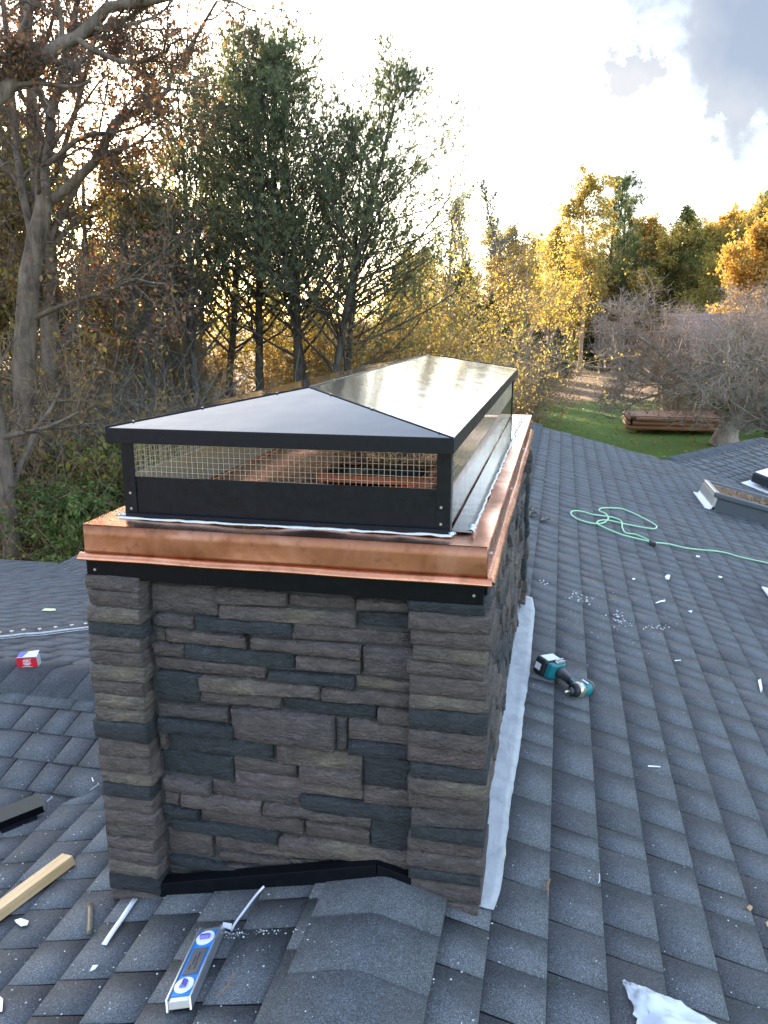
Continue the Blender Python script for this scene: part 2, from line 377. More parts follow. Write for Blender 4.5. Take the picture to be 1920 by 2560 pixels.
for nm, lst in rest.items():
    if not lst: continue
    b = 0; Vs, A4, A3, Cc = [], [], [], []
    for V, F4, F3, col in lst: Vs.append(V); A4.append(F4+b); A3.append(F3+b); Cc.append(col); b += len(V)
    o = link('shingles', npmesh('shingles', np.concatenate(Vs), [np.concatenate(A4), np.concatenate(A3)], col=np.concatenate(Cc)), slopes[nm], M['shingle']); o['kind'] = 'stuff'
# ridge caps
def capmesh(half, drop, ln, tone):
    prof = [(-half, -drop), (-half*.35, -drop*.30), (-.018, -.002), (0, 0), (.018, -.002), (half*.35, -drop*.30), (half, -drop)]
    V, col = [], []
    for j, (yy, hh) in enumerate(((0., .003), (ln, .0085))):
        for x, z in prof: V.append((x, yy, z+hh)); col.append((.9, .12+.36*j, tone))
    for x, z in prof: V.append((x, ln, z-.004)); col.append((.2, .0, tone))
    for yy, hh in ((0., .003), (ln, .0085)):
        for x, z in (prof[0], prof[-1]): V.append((x, yy, z-.016)); col.append((.9, .5, tone))
    n = 7; F = [(i, i+1, n+i+1, n+i) for i in range(n-1)]+[(n+i, n+i+1, 2*n+i+1, 2*n+i) for i in range(n-1)]
    b = 21; F += [(0, n, b+2, b), (n-1, b+1, b+3, 2*n-1)]
    return npmesh('ridge_cap', np.array(V), np.array(F), col=np.array(col))
caps = []
for q in range(3):
    me = capmesh(.175, .175*S, .215, (0, .5, 1)[q]); me.materials.append(M['shingle']); caps.append(me)
def cap(me, o, along, side):
    a = Vector(along); s_ = Vector(side); u_ = Vector((0, 0, 1)); ob = bpy.data.objects.new('ridge_cap', me); COL.objects.link(ob)
    ob.matrix_basis = Matrix(((s_.x, a.x, u_.x, o[0]), (s_.y, a.y, u_.y, o[1]), (s_.z, a.z, u_.z, o[2]), (0, 0, 0, 1))); return ob
y = .02; k = 0
for k in range(9): cap(rnd.choice(caps), (XR+.03, .06-.2*k, ZR+.011), (0, -1, 0), (-1, 0, 0)).parent = slopes['R']
for k in range(39): cap(rnd.choice(caps), (XR+.03, 10.68-.2*k, ZR+.011), (0, -1, 0), (-1, 0, 0)).parent = slopes['R']
for k in range(15): cap(rnd.choice(caps), (-2.95+.2*k, YX, ZX+.010), (1, 0, 0), (0, -1, 0)).parent = slopes['N']
for k in range(16): cap(rnd.choice(caps), wp(-.01, 3.4-.2*k)[:2]+(W0[2]+.010,), (-wV[0], -wV[1], 0), (-wU[0], -wU[1], 0)).parent = slopes['W']
# walls under the eaves
siding = plain('house_siding', (.42, .40, .36), .7)
mb = MB(); mb.box(-4.2, 5.2, -1.5, 10.3, GZ, zR(5.6)-.14); hp(mb.build('wall', siding))
mb = MB(); mb.box(-6.2, -4.2, -1.5, 6.2, GZ, -2.6); hp(mb.build('wall', siding))
# drip edges on the far eaves
trim = plain('white_eave_trim', (.55, .56, .58), .5)
mb = MB(); mb.box(-6.42, -4.64, 6.66, 6.69, zF(6.66)-.15, zF(6.66)-.03); hp(mb.build('fascia', trim))
mb = MB(); mb.hexa([(XR, 10.71, ZR-.16), (2.83, 10.71, zR(2.83)-.16), (2.83, 10.74, zR(2.83)-.16), (XR, 10.74, ZR-.16), (XR, 10.71, ZR-.03), (2.83, 10.71, zR(2.83)-.03), (2.83, 10.74, zR(2.83)-.03), (XR, 10.74, ZR-.03)]); hp(mb.build('fascia', trim))

# ------------------------------------------------------------------ chimney
CW, CDp = 1.12, 2.925
chim = tag(empty('chimney', (CW/2, CDp/2, ZR)), 'wide grey ledgestone chimney with copper cap flashing straddling the roof ridge', 'chimney')
def cp(o, par=None):
    if par is None: o.parent = chim; o.matrix_parent_inverse = chim.matrix_basis.inverted()
    else: o.parent = par
    return o
core = MB(); core.box(.03, CW-.03, .055, 2.70, -1.75, -.05); cp(core.build('core', M['core']))
TONES = {'g': (.116, .088, .081), 'd': (.038, .040, .045), 't': (.122, .094, .086), 'b': (.094, .075, .072)}
def stone(a0, a1, b0, b1, depth, frame, tone, back=.05, rough=1., seed=0):
    """rough-faced stone: a along wall, b up, n out of the wall"""
    O, A, B, Nn = [np.array(x, float) for x in frame]; g = np.random.default_rng(seed)
    L, H = a1-a0, b1-b0; nx = int(np.clip(round(L/.035), 3, 9)); nz_ = 4 if H > .07 else 3
    ex, ez = min(.0045/L, .2), min(.0040/H, .2); nx += 2; nz_ += 1
    X, Z = np.meshgrid(np.concatenate([[0], np.linspace(ex, 1-ex, nx-1), [1]]), np.concatenate([[0], np.linspace(ez, 1-ez, nz_-1), [1]]), indexing='ij')
    edge = np.minimum(np.minimum(X, 1-X)*L, np.minimum(Z, 1-Z)*H)
    D = depth-.0055*(edge < .001)+g.normal(0, .0022*rough, X.shape)
    # slab-like facets: a few sloped breaks
    for _ in range(3):
        c = g.uniform(0, 1, 2); sl = g.normal(0, .0050*rough); D += sl*np.clip((X-c[0])*L/.3+(Z-c[1])*.5, -.6, .6)
    wob = np.cumsum(g.normal(0, .0011*rough, (nx+1, 2)), 0); wob -= wob.mean(0); lr = g.normal(0, .003, (2,))
    aa = a0+X*L; bb = b0+Z*H
    bb = bb+np.where(Z > 1-ez-1e-6, wob[:, :1], 0)+np.where(Z < ez+1e-6, wob[:, 1:], 0)
    aa = aa+np.where(X == 0, lr[0], 0)+np.where(X == 1, lr[1], 0)
    if rough > 0: aa[2:-2, :] += g.normal(0, .005, aa[2:-2, :].shape)*np.clip(L, 0, .2)/.2
    P = O+aa[..., None]*A+bb[..., None]*B+D[..., None]*Nn
    Q = O+aa[..., None]*A+bb[..., None]*B-back*Nn
    idx = np.arange((nx+1)*(nz_+1)).reshape(nx+1, nz_+1)
    F = [np.stack([idx[:-1, :-1], idx[1:, :-1], idx[1:, 1:], idx[:-1, 1:]], -1).reshape(-1, 4)]
    ring = list(idx[:, 0])+list(idx[-1, 1:])+list(idx[-2::-1, -1])+list(idx[0, -2:0:-1]); n0 = (nx+1)*(nz_+1)
    V = np.concatenate([P.reshape(-1, 3), Q.reshape(-1, 3)[ring]]); m_ = len(ring)
    F.append(np.array([(ring[(i+1) % m_], ring[i], n0+i, n0+(i+1) % m_) for i in range(m_)]))
    base = np.array(TONES[tone])*g.uniform(.84, 1.16)*(1+g.normal(0, .012, 3))
    c = np.tile(base, (len(V), 1))
    if tone == 't':
        c0 = g.uniform(.2, .9), g.uniform(.2, .9); wq = np.exp(-(((X-c0[0])*L/.07)**2+((Z-c0[1])*1.3)**2)).reshape(-1, 1); c[:X.size] = c[:X.size]*(1-wq)+np.array([.185, .148, .112])*wq*g.uniform(.8, 1.2, wq.shape)
    me = npmesh('stone', V, F, col=c, colname='tone'); me.materials.append(M['stone'])
    return me
veneer_frame = ((0, 0, 0), (1, 0, 0), (0, 0, 1), (0, -1, 0))
def z2(x, y): return 200+x/2.4583, 1380+y/2.4583
def z3(x, y): return 750+x/2.3277, 1400+y/2.3277
def fr(p, yy): h = hit(p[0], p[1], (0, 1, 0), yy); return h[0], h[2]
A2, A3 = z2, z3
front = [(A2(437,195),A2(852,388),'g'),(A2(852,222),A2(1279,335),'g'),(A2(858,320),A3(324,398),'t'),(A2(1283,262),A3(324,292),'g'),(A3(328,225),A3(694,302),'g'),
 (A3(328,303),A3(694,415),'d'),(A2(443,380),A2(699,474),'b'),(A2(705,394),A2(1303,524),'d'),(A2(1310,445),A3(662,514),'g'),(A3(667,430),A3(694,522),'g'),
 (A2(453,472),A2(526,556),'g'),(A2(530,478),A2(1038,594),'g'),(A2(1044,524),A3(364,574),'g'),(A3(370,503),A3(694,697),'b'),(A2(460,558),A2(641,642),'g'),
 (A2(646,570),A2(1318,718),'d'),(A2(1325,637),A3(364,664),'g'),(A2(468,642),A2(1148,778),'g'),(A2(1155,727),A3(313,747),'d'),(A3(317,680),A3(694,787),'t'),
 (A2(470,726),A2(741,917),'d'),(A2(746,758),A3(120,812),'t'),(A3(127,745),A3(694,870),'g'),(A2(750,846),A2(1234,957),'g'),(A2(1240,897),A3(440,933),'d'),
 (A3(445,866),A3(694,978),'g'),(A2(480,917),A2(924,1047),'b'),(A2(485,1018),A2(945,1142),'d'),(A2(930,950),A3(204,1110),'b'),(A3(207,920),A3(271,1112),'b'),
 (A3(275,935),A3(694,1086),'g'),(A2(490,1100),A2(536,1214),'g'),(A2(541,1112),A2(1194,1284),'d'),(A3(275,1044),A3(694,1175),'d'),(A2(495,1217),A2(936,1414),'d'),
 (A2(1200,1195),A3(363,1247),'t'),(A2(936,1272),A2(1337,1392),'g'),(A2(1342,1312),A3(363,1332),'g'),(A2(944,1348),A3(363,1408),'t'),(A3(370,1146),A3(694,1352),'d'),
 (A3(370,1318),A3(694,1456),'g'),(A2(515,1382),A2(797,1488),'b'),(A2(802,1408),A2(1363,1574),'b'),(A2(1368,1497),A3(694,1545),'d'),(A2(520,1472),A2(616,1558),'g'),
 (A2(625,1478),A2(1117,1614),'g'),(A2(1122,1542),A3(409,1550),'g'),(A2(525,1554),A2(732,1640),'d'),(A2(736,1572),A2(1380,1740),'g'),(A2(1388,1662),A3(407,1660),'g'),
 (A3(416,1512),A3(694,1704),'d'),(A2(568,1630),A2(1225,1790),'d'),(A2(1229,1738),A3(694,1795),'t'),(A2(540,1692),A2(822,1884),'g'),(A2(829,1744),A2(1560,1922),'t'),
 (A2(850,1848),A2(1303,1962),'g'),(A2(1309,1904),A3(168,1774),'g'),(A3(186,1722),A3(694,1878),'d'),(A2(545,1874),A2(1003,1990),'d'),(A2(1006,1924),A2(1340,1990),'d'),
 (A2(545,1965),A2(900,2030),'g'),(A2(905,1990),A3(120,1850),'g'),(A3(10,1770),A3(440,1860),'g'),(A3(440,1812),A3(694,1930),'g')]
YP = .035   # plane of the recessed panel
sd = 100
for tl, br, t in front:
    x0, z1_ = fr(tl, YP); x1, z0_ = fr(br, YP); sd += 1
    fr_ = ((0, .050, 0), (1, 0, 0), (0, 0, 1), (0, -1, 0))
    x0 = max(x0, .118); x1 = min(x1, .96)
    cp(link('stone', stone(x0+.0008, x1-.0008, z0_+.0004, z1_-.0004, rnd.uniform(.008, .032), fr_, t, .04, 1., sd)))
# corner pilasters
ql = [138,230,335,425,512,602,690,785,866,946,1030,1145,1240,1345,1415,1495,1580,1655,1740,1815,1890,1965,2062,2140]
qlc = 'ggtdggtgttdggtdgggggtdg'
for i in range(len(ql)-1):
    xa = 45+(ql[i]-140)/1990*165; x, z1_ = fr(z2(xa, ql[i]), -.01); _, z0_ = fr(z2(xa, ql[i+1]), -.01); sd += 1
    xr = .158+rnd.uniform(-.006, .006)
    cp(link('stone', stone(-.006+rnd.uniform(-.006, .005), xr, z0_+.001, z1_-.001, .012+rnd.uniform(-.004, .008), ((0, 0, 0), (1, 0, 0), (0, 0, 1), (0, -1, 0)), qlc[i], .14, .8, sd)))
qr = [243,305,400,497,592,675,780,857,982,1085,1182,1270,1362,1450,1542,1625,1700,1790,1858,1968,2040]
qrc = 'dggtggtdggdtgbdggdgg'
for i in range(len(qr)-1):
    _, z1_ = fr(z3(692, qr[i]), -.01); _, z0_ = fr(z3(692, qr[i+1]), -.01); sd += 1
    cp(link('stone', stone(.928+rnd.uniform(-.005, .004), 1.128+rnd.uniform(-.006, .006), z0_+.001, z1_-.001, .012+rnd.uniform(-.004, .008), ((0, 0, 0), (1, 0, 0), (0, 0, 1), (0, -1, 0)), qrc[i], .16, .8, sd)))
# right face, seen along its length
sf = ((CW-.028, 0, 0), (0, 1, 0), (0, 0, 1), (1, 0, 0)); z = -.155; srng = random.Random(5)
while z > -1.10:
    h = srng.choice((.05, .06, .07, .085)); y = .165-srng.random()*.03
    y = .165
    while y < 2.56:
        L = srng.choice((.16, .22, .28, .34, .42)); L = min(L, 2.57-y); sd += 1
        if L > .03: cp(link('stone', stone(y+.001, y+L-.001, z-h+.001, z-.001, srng.uniform(.004, .022), sf, srng.choice('ggbddtg'), .03, 1.5, sd)))
        y += L
    z -= h
# back corner pilaster and the left face
z = -.155
while z > -1.12:
    h = srng.choice((.05, .06, .07)); sd += 1
    cp(link('stone', stone(2.575+srng.uniform(-.008, .004), 2.745+srng.uniform(-.006, .006), z-h+.001, z-.001, srng.uniform(.042, .056), sf, srng.choice('dbdg'), .05, .9, sd))); z -= h
lf = ((.028, 0, 0), (0, -1, 0), (0, 0, 1), (-1, 0, 0)); z = -.155
# left wall is out of view: three broad courses of stone close it
while z > -1.30:
    h = .23; y = .15
    while y < 2.70:
        L = min(srng.choice((.5, .65)), 2.71-y); sd += 1
        cp(link('stone', stone(-y-L+.001, -y-.001, z-h+.001, z-.001, srng.uniform(.0, .016), lf, srng.choice('gbd'), .03, 1., sd))); y += L
    z -= h
# black frieze band below the copper
hb0, hb1 = -.090, -.153
mb = MB(); mb.box(.004, CW-.006, -.006, .012, hb1, hb0); cp(mb.build('frieze_board', M['black_band'], bevel=.0015))
mb = MB(); mb.box(CW-.012, CW+.002, .014, 2.74, hb1+.02, hb0); cp(mb.build('frieze_board', M['black_band']))
mb = MB(); mb.box(.0, .012, .014, 2.74, hb1+.02, hb0); cp(mb.build('frieze_board', M['black_band']))
# copper cap flashing: fascia skirt with kicked-out lip, and a pan on top
def skirt(p0, p1, nrm, name='copper_fascia'):
    p0 = np.array(p0, float); p1 = np.array(p1, float); n = np.array(nrm, float); K = 24
    prof = [(0, 0), (.0005, -.030), (.0012, -.072), (.002, -.079), (-.003, -.079), (-.003, 0)] if name == 'copper_fascia' else [(.0022, -.0792), (.009, -.083), (.019, -.093), (.0195, -.097), (.016, -.0975), (.0, -.084), (-.002, -.0795)]
    V = []; g = np.random.default_rng(int(abs(p0.sum()*10))+3)
    for i in range(K+1):
        t = i/K; b = p0+(p1-p0)*t
        for o, zz in prof:
            wv = .0018*math.sin(t*17+o*90)+g.normal(0, .0004) if zz < -.075 else .0012*math.sin(t*9)*(1 if -.08 < zz < -.01 else 0)
            V.append(b+n*(o+wv)+np.array([0, 0, zz]))
    m_ = len(prof); F = [(i*m_+j, (i+1)*m_+j, (i+1)*m_+(j+1) % m_, i*m_+(j+1) % m_) for i in range(K) for j in range(m_)]
    F4 = np.array(F); me = npmesh(name, np.array(V), F4); me.materials.append(M['copper'])
    return cp(link(name, me))
def skirt_lip(a, b, n):
    o = skirt(a, b, n, 'drip_lip'); o.data.materials[0] = M['copper_bright']; return o
skirt_lip((-.015, 0, -.0015), (CW+.015, 0, -.0015), (0, -1, 0)); skirt_lip((CW, -.0, -.0015), (CW, CDp, -.0015), (1, 0, 0)); skirt_lip((0, CDp, -.0015), (0, 0, -.0015), (-1, 0, 0))
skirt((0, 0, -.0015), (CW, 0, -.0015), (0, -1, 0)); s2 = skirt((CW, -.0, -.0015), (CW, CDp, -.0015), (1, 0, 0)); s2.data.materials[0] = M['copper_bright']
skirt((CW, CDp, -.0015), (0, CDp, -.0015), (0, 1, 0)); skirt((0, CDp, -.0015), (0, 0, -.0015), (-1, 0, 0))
# pan: wavy sheet, left uncut under the flue
nx, ny = 29, 74; xs = np.linspace(-.001, CW+.001, nx); ys = np.linspace(-.001, CDp+.001, ny)
X, Y = np.meshgrid(xs, ys, indexing='ij'); g = np.random.default_rng(4)
Zp = .0022*np.sin(X*11+Y*3)*np.sin(Y*5.3+1)+.0016*np.sin(Y*13+X*21); ed = np.minimum(np.minimum(X, CW-X), np.minimum(Y, CDp-Y)); Zp = Zp*np.clip(ed/.03, 0, 1)
idx = np.arange(nx*ny).reshape(nx, ny); F = np.stack([idx[:-1, :-1], idx[1:, :-1], idx[1:, 1:], idx[:-1, 1:]], -1).reshape(-1, 4)
me = npmesh('copper_pan', np.stack([X, Y, Zp], -1).reshape(-1, 3), F, True); me.materials.append(M['copper_bright']); pan = cp(link('copper_pan', me))
fl = MB()
for (a, b, c, d_) in ((.47, .49, .70, 1.0), (.83, .85, .70, 1.0), (.49, .83, .70, .715), (.49, .83, .985, 1.0)): fl.box(a, b, c, d_, .004, .03)
fl = cp(fl.build('flue_collar', M['copper_bright']), None)
mb = MB(); mb.box(.4905, .8295, .7155, .9845, .005, .012); cp(mb.build('flue_shade_slab', M['flue']))  # flat black slab painted for the shade inside the flue
for (x, y_) in ((CW+.0035, .10), (CW+.0035, .95), (CW+.0035, 1.9)):
    mb = MB(); mb.cyl((x-.004, y_, -.045), (x+.003, y_, -.045), .0055, n=8); cp(mb.build('rivet', M['screw']))
for x in (.03, 1.09):
    mb = MB(); mb.cyl((x, -.0055, -.128), (x, -.0085, -.128), .004, n=8); cp(mb.build('screw', M['screw']))
# stepped counterflashing at the foot of the front panel
def zfront(x): return ZR-S*abs(x-.835)
mb = MB()
for xa, xb in ((.158, .834), (.836, .935)):
    za, zb = zfront(xa), zfront(xb); pts = []
    for (yy, up) in ((-.008, .022), (.012, .022), (.012, .062), (-.002, .062)): pass
    mb.hexa([(xa, -.010, za+.002), (xb, -.010, zb+.002), (xb, .03, zb+.002), (xa, .03, za+.002), (xa, -.006, za+.046), (xb, -.006, zb+.046), (xb, .03, zb+.050), (xa, .03, za+.050)])
cp(mb.build('base_flashing', M['black_band'], bevel=.001))
# white membrane strip lying along the right side
K = 60; V = []; g = np.random.default_rng(8)
for i in range(K+1):
    t = i/K; y_ = .02+2.74*t; xo = np.interp(t, [0, .05, .2, .45, .75, .92, 1.], [1.168, 1.178, 1.182, 1.196, 1.202, 1.196, 1.178])+.0022*math.sin(t*23)+g.normal(0, .0012)
    for j in range(5):
        f = j/4; x = 1.085+(xo-1.085)*f; zz = zR(x)+.0105+.0015*math.sin(t*40+f*3)*f+(g.normal(0, .0008))
        V.append((x, y_+(.012*f if i == 0 else 0), zz))
idx = np.arange((K+1)*5).reshape(K+1, 5); F = np.stack([idx[:-1, :-1], idx[:-1, 1:], idx[1:, 1:], idx[1:, :-1]], -1).reshape(-1, 4)
me = npmesh('membrane_strip', np.array(V), F, True); mo = link('membrane_strip', me, None, M['membrane'])
md = mo.modifiers.new('solid', 'SOLIDIFY'); md.thickness = .0015; md.offset = -1
tag(mo, 'long white flashing membrane strip laid along the right foot of the chimney', 'flashing')

# ------------------------------------------------------------------ shroud on top
shr = tag(empty('chimney_shroud', (CW/2, CDp/2, 0)), 'dark bronze hipped metal chimney shroud with wire mesh sides on the copper cap', 'chimney cap')
def sp_(o, par=None):
    if par is None: o.parent = shr; o.matrix_parent_inverse = shr.matrix_basis.inverted()
    else: o.parent = par
    return o
lx0, lx1, ly0, ly1, lz0, lz1, lza, lk = .0914, 1.0286, .0, 2.925, .2301, .2709, .3595, .3323
cx_ = CW/2
def slab(name, pts, mat, th=.0016, lift=0):
    p = [Vector(q) for q in pts]; n = (p[1]-p[0]).cross(p[2]-p[0]).normalized(); n = n if n.z > 0 else -n
    N_ = len(p); mb = MB(); mb.add([q+n*lift for q in p]+[q+n*(lift-th) for q in p], [tuple(range(N_)), tuple(range(N_, 2*N_))[::-1]]+[(i, N_+i, N_+(i+1) % N_, (i+1) % N_) for i in range(N_)])
    return sp_(mb.build(name, mat))
f0, f1 = (cx_, ly0+lk, lza), (cx_, ly1-lk, lza)
A_, B_, C_, D_ = (lx0, ly0, lz1), (lx1, ly0, lz1), (lx1, ly1, lz1), (lx0, ly1, lz1)
slab('lid_panel', [A_, B_, f0], M['bronze_lid']); slab('lid_panel', [B_, C_, f1, f0], M['bronze_lid'])
slab('lid_panel', [C_, D_, f1], M['bronze_lid']); slab('lid_panel', [D_, A_, f0, f1], M['bronze_lid'])
for a, b in ((A_, f0), (B_, f0), (C_, f1), (D_, f1), (f0, f1)):
    mb = MB(); mb.cyl(Vector(a)+Vector((0, 0, .0005)), Vector(b)+Vector((0, 0, .0005)), .0022, n=6); hs = sp_(mb.build('seam', M['bronze']))
    for k in range(3):
        t = .12+.36*k+rnd.uniform(-.05, .05); p = Vector(a).lerp(Vector(b), t)+Vector((0, 0, .002)); mb = MB(); mb.cyl(p, p+Vector((0, 0, .002)), .003, n=7); sp_(mb.build('rivet', M['screw']), hs)
for (xa, xb, ya, yb) in ((lx0, lx1, ly0-.0016, ly0+.0016), (lx0, lx1, ly1-.0016, ly1+.0016), (lx0-.0016, lx0+.0016, ly0+.002, ly1-.002), (lx1-.0016, lx1+.0016, ly0+.002, ly1-.002)):
    mb = MB(); mb.box(xa, xb, ya, yb, lz0, lz1-.0006); sp_(mb.build('lid_fascia', M['bronze'], bevel=.0012))
    # folded return below
mb = MB(); mb.box(lx0+.003, lx1-.003, ly0+.003, ly0+.030, lz0+.001, lz0+.003); sp_(mb.build('lid_return', M['bronze']))
px0, px1, py0, py1 = .075, 1.014, .088, 2.835; PW = .038; zt = .122
px0 = .082
for (x, y_) in ((px0, py0), (px1-PW, py0), (px0, py1-PW), (px1-PW, py1-PW)):
    mb = MB(); sx = 1 if x < .5 else -1; sy = 1 if y_ < 1 else -1; xo = x if sx > 0 else x+PW; yo = y_ if sy > 0 else y_+PW
    t_ = .003
    mb.prism([(xo, yo), (xo+sx*PW, yo), (xo+sx*PW, yo+sy*t_), (xo+sx*t_, yo+sy*t_), (xo+sx*t_, yo+sy*PW), (xo, yo+sy*PW)], 'z', .003, lz0+.02)
    po = sp_(mb.build('post', M['bronze'], bevel=.0008))
    if sy > 0:
        for zz in (.03, .075):
            mb = MB(); xx = x+PW*(.55 if sx > 0 else .35); mb.cyl((xx, y_+.001, zz), (xx, y_-.003, zz), .0038, n=7); sp_(mb.build('screw', M['screw']), po)
def panel(x0, x1, y0, y1, inner):
    mb = MB(); mb.box(x0, x1, y0, y1, .006, zt); sp_(mb.build('base_panel', M['bronze'] if x1-x0 > .1 else M['bronze_side'], bevel=.0006))
    ix0, ix1, iy0, iy1 = inner; mb = MB(); mb.box(ix0, ix1, iy0, iy1, .008, zt-.001); sp_(mb.build('panel_liner', M['primer']))
panel(px0+PW-.002, px1-PW+.002, py0+.004, py0+.006, (px0+PW, px1-PW, py0+.0062, py0+.0075))
panel(px0+PW-.002, px1-PW+.002, py1-.006, py1-.004, (px0+PW, px1-PW, py1-.0075, py1-.0062))
panel(px0+.004, px0+.006, py0+PW-.002, py1-PW+.002, (px0+.0062, px0+.0075, py0+PW, py1-PW))
panel(px1-.006, px1-.004, py0+PW-.002, py1-PW+.002, (px1-.0075, px1-.0062, py0+PW, py1-PW))
# toe strip, flanges and sealant beads
mb = MB(); mb.box(px0+.01, px1-.004, py0-.012, py0+.003, .0025, .018); sp_(mb.build('toe_strip', M['bronze'], bevel=.001))
mb = MB(); mb.box(px1+.0005, 1.068, py0+.03, py1-.01, .0035, .0075); sp_(mb.build('flange', M['flange']))
mb = MB(); mb.box(.045, px0-.0005, py0+.02, py1-.01, .0035, .0075); sp_(mb.build('flange', M['flange']))
def bead(pts, r, name='sealant_bead', mat='caulk', seed=1):
    g = np.random.default_rng(seed); P = np.array(pts, float); n = max(10, int(np.linalg.norm(P[-1]-P[0])/.025)); t = np.linspace(0, 1, n)[:, None]; Q = P[0]+(P[-1]-P[0])*t
    Q = Q+g.normal(0, .0014, Q.shape); rr = r*g.uniform(.6, 1.35, n); V, F = tubes(Q[None], rr[None], 6)
    V[:, 2] = .004+(V[:, 2]-.004)*.6
    return sp_(link(name, npmesh(name, V, F, True), None, M[mat]))
bead([(px0-.01, py0-.017, .005), (px1+.004, py0-.017, .005)], .006)
bead([(1.069, py0+.03, .005), (1.076, py1, .005)], .005, seed=2)
bead([(1.066, py0+.028, .006), (1.060, py0+.11, .007)], .009, seed=4)
bead([(px1-.004, py0-.012, .006), (px1+.006, py0+.004, .008)], .010, seed=5)
bead([(px0-.04, py0+.02, .005), (px0-.004, py0+.02, .005)], .005, seed=3)
# wire mesh: each side one woven sheet of square wires
def mesh_side(p0, p1, zb, zt_, name='wire_mesh', step=.0155, seed=0, wr=.0007):
    p0 = np.array(p0, float); p1 = np.array(p1, float); L = np.linalg.norm(p1-p0); n = int(L/step); g = np.random.default_rng(seed); parts = []
    P, Rr = [], []
    for i in range(n+1):
        b = p0+(p1-p0)*i/n; K = 3; zz = np.linspace(zb, zt_, K); q = np.stack([np.full(K, b[0]), np.full(K, b[1]), zz], 1)+g.normal(0, .0004, (K, 3)); P.append(q)
    parts.append(tubes(np.array(P), np.full((n+1, 3), wr), 4)); m_ = int((zt_-zb)/step); P = []
    for j in range(m_+1):
        z_ = zb+.005+j*step; K = 12; t = np.linspace(0, 1, K)[:, None]; q = p0+(p1-p0)*t+np.array([0, 0, z_]); P.append(q+g.normal(0, .0004, q.shape))
    parts.append(tubes(np.array(P), np.full((m_+1, 12), wr), 4))
    V, F = merge(parts); return sp_(link(name, npmesh(name, V, F), None, M['wire']))
mesh_side((px0+PW, py0+.008, 0), (px1-PW, py0+.008, 0), zt-.006, lz0+.02, seed=1)
mesh_side((px0+PW, py1-.008, 0), (px1-PW, py1-.008, 0), zt-.006, lz0+.02, seed=2)
mesh_side((px0+.008, py0+PW, 0), (px0+.008, py1-PW, 0), zt-.006, lz0+.02, seed=3)
mesh_side((px1-.008, py0+PW, 0), (px1-.008, py1-PW, 0), zt-.006, lz0+.02, seed=4, step=.022, wr=.0006)

# ------------------------------------------------------------------ things lying on the roof
NRm = Vector((S*k1, 0, k1)); NLm = Vector((-S*k1, 0, k1)); NNm = Vector((0, -S*k1, k1)); NFm = Vector((0, SF*kf, kf))
TOP = .0085
def frame_on(name, p, dirv, n):
    """Empty whose local z is the roof normal and local x follows dirv"""
    n = Vector(n); d = Vector(dirv); d = (d-n*d.dot(n)).normalized(); y_ = n.cross(d); p = Vector(p)+n*TOP
    e = empty(name); e.matrix_basis = Matrix(((d.x, y_.x, n.x, p.x), (d.y, y_.y, n.y, p.y), (d.z, y_.z, n.z, p.z), (0, 0, 0, 1))); return e
V3 = lambda a: Vector([float(q) for q in a])
alu = plain('brushed_aluminium', (.62, .63, .65), .3, .8); whitep = plain('white_plastic', (.78, .78, .78), .4); bluep = plain('blue_label', (.01, .20, .62), .4)
greyl = plain('grey_label', (.10, .095, .10), .5); vial = plain('violet_vial', (.16, .14, .55), .12); blackp = plain('black_rubber', (.014, .014, .016), .55)
teal = plain('teal_plastic', (.004, .15, .18), .38); silver = plain('cast_alloy', (.55, .52, .42), .3, .8); redc = plain('red_card', (.60, .012, .03), .45)
whitec = plain('white_card', (.72, .72, .76), .5); bluec = plain('blue_card', (.12, .12, .42), .5); darkp = plain('charcoal_plastic', (.045, .047, .052), .45)
# torpedo level
p0, p1 = V3(onL(533, 2345)), V3(onL(452, 2532)); p0 = V3(onL(537, 2338)); 
lv = frame_on('spirit_level', (p0+p1)/2, p1-p0, NLm); LL = (p1-p0).length+.012
tag(lv, 'small blue and silver spirit level lying on the shingles before the chimney', 'level')
hw = .034
mb = MB(); mb.prism([(-LL/2, -.0), (LL/2, 0), (LL/2-.012, .026), (-LL/2+.012, .026)], 'y', -hw, -hw+.006); mb.build('rail', alu, lv, bevel=.0012)
mb = MB(); mb.prism([(-LL/2, -.0), (LL/2, 0), (LL/2-.012, .026), (-LL/2+.012, .026)], 'y', hw-.006, hw); mb.build('rail', alu, lv, bevel=.0012)
mb = MB(); mb.prism([(-LL/2+.006, .002), (LL/2-.006, .002), (LL/2-.012, .020), (-LL/2+.012, .020)], 'y', -hw+.0062, hw-.0062); mb.build('body', alu, lv, bevel=.001)
mb = MB(); mb.box(-LL/2+.026, LL/2-.026, -hw+.007, hw-.007, .0205, .0225); mb.build('blue_face', bluep, lv)
mb = MB(); mb.box(-.048, .046, -.020, .020, .0226, .0240); lb = mb.build('name_plate', greyl, lv)
mb = MB()
for k, (a, b, yy) in enumerate(((-.02, .012, -.006), (-.03, .0, .002), (.004, .028, .004), (.014, .03, -.010))): mb.box(a, b, yy, yy+.003, .0241, .0244)
mb.build('lettering', blackp, lb)
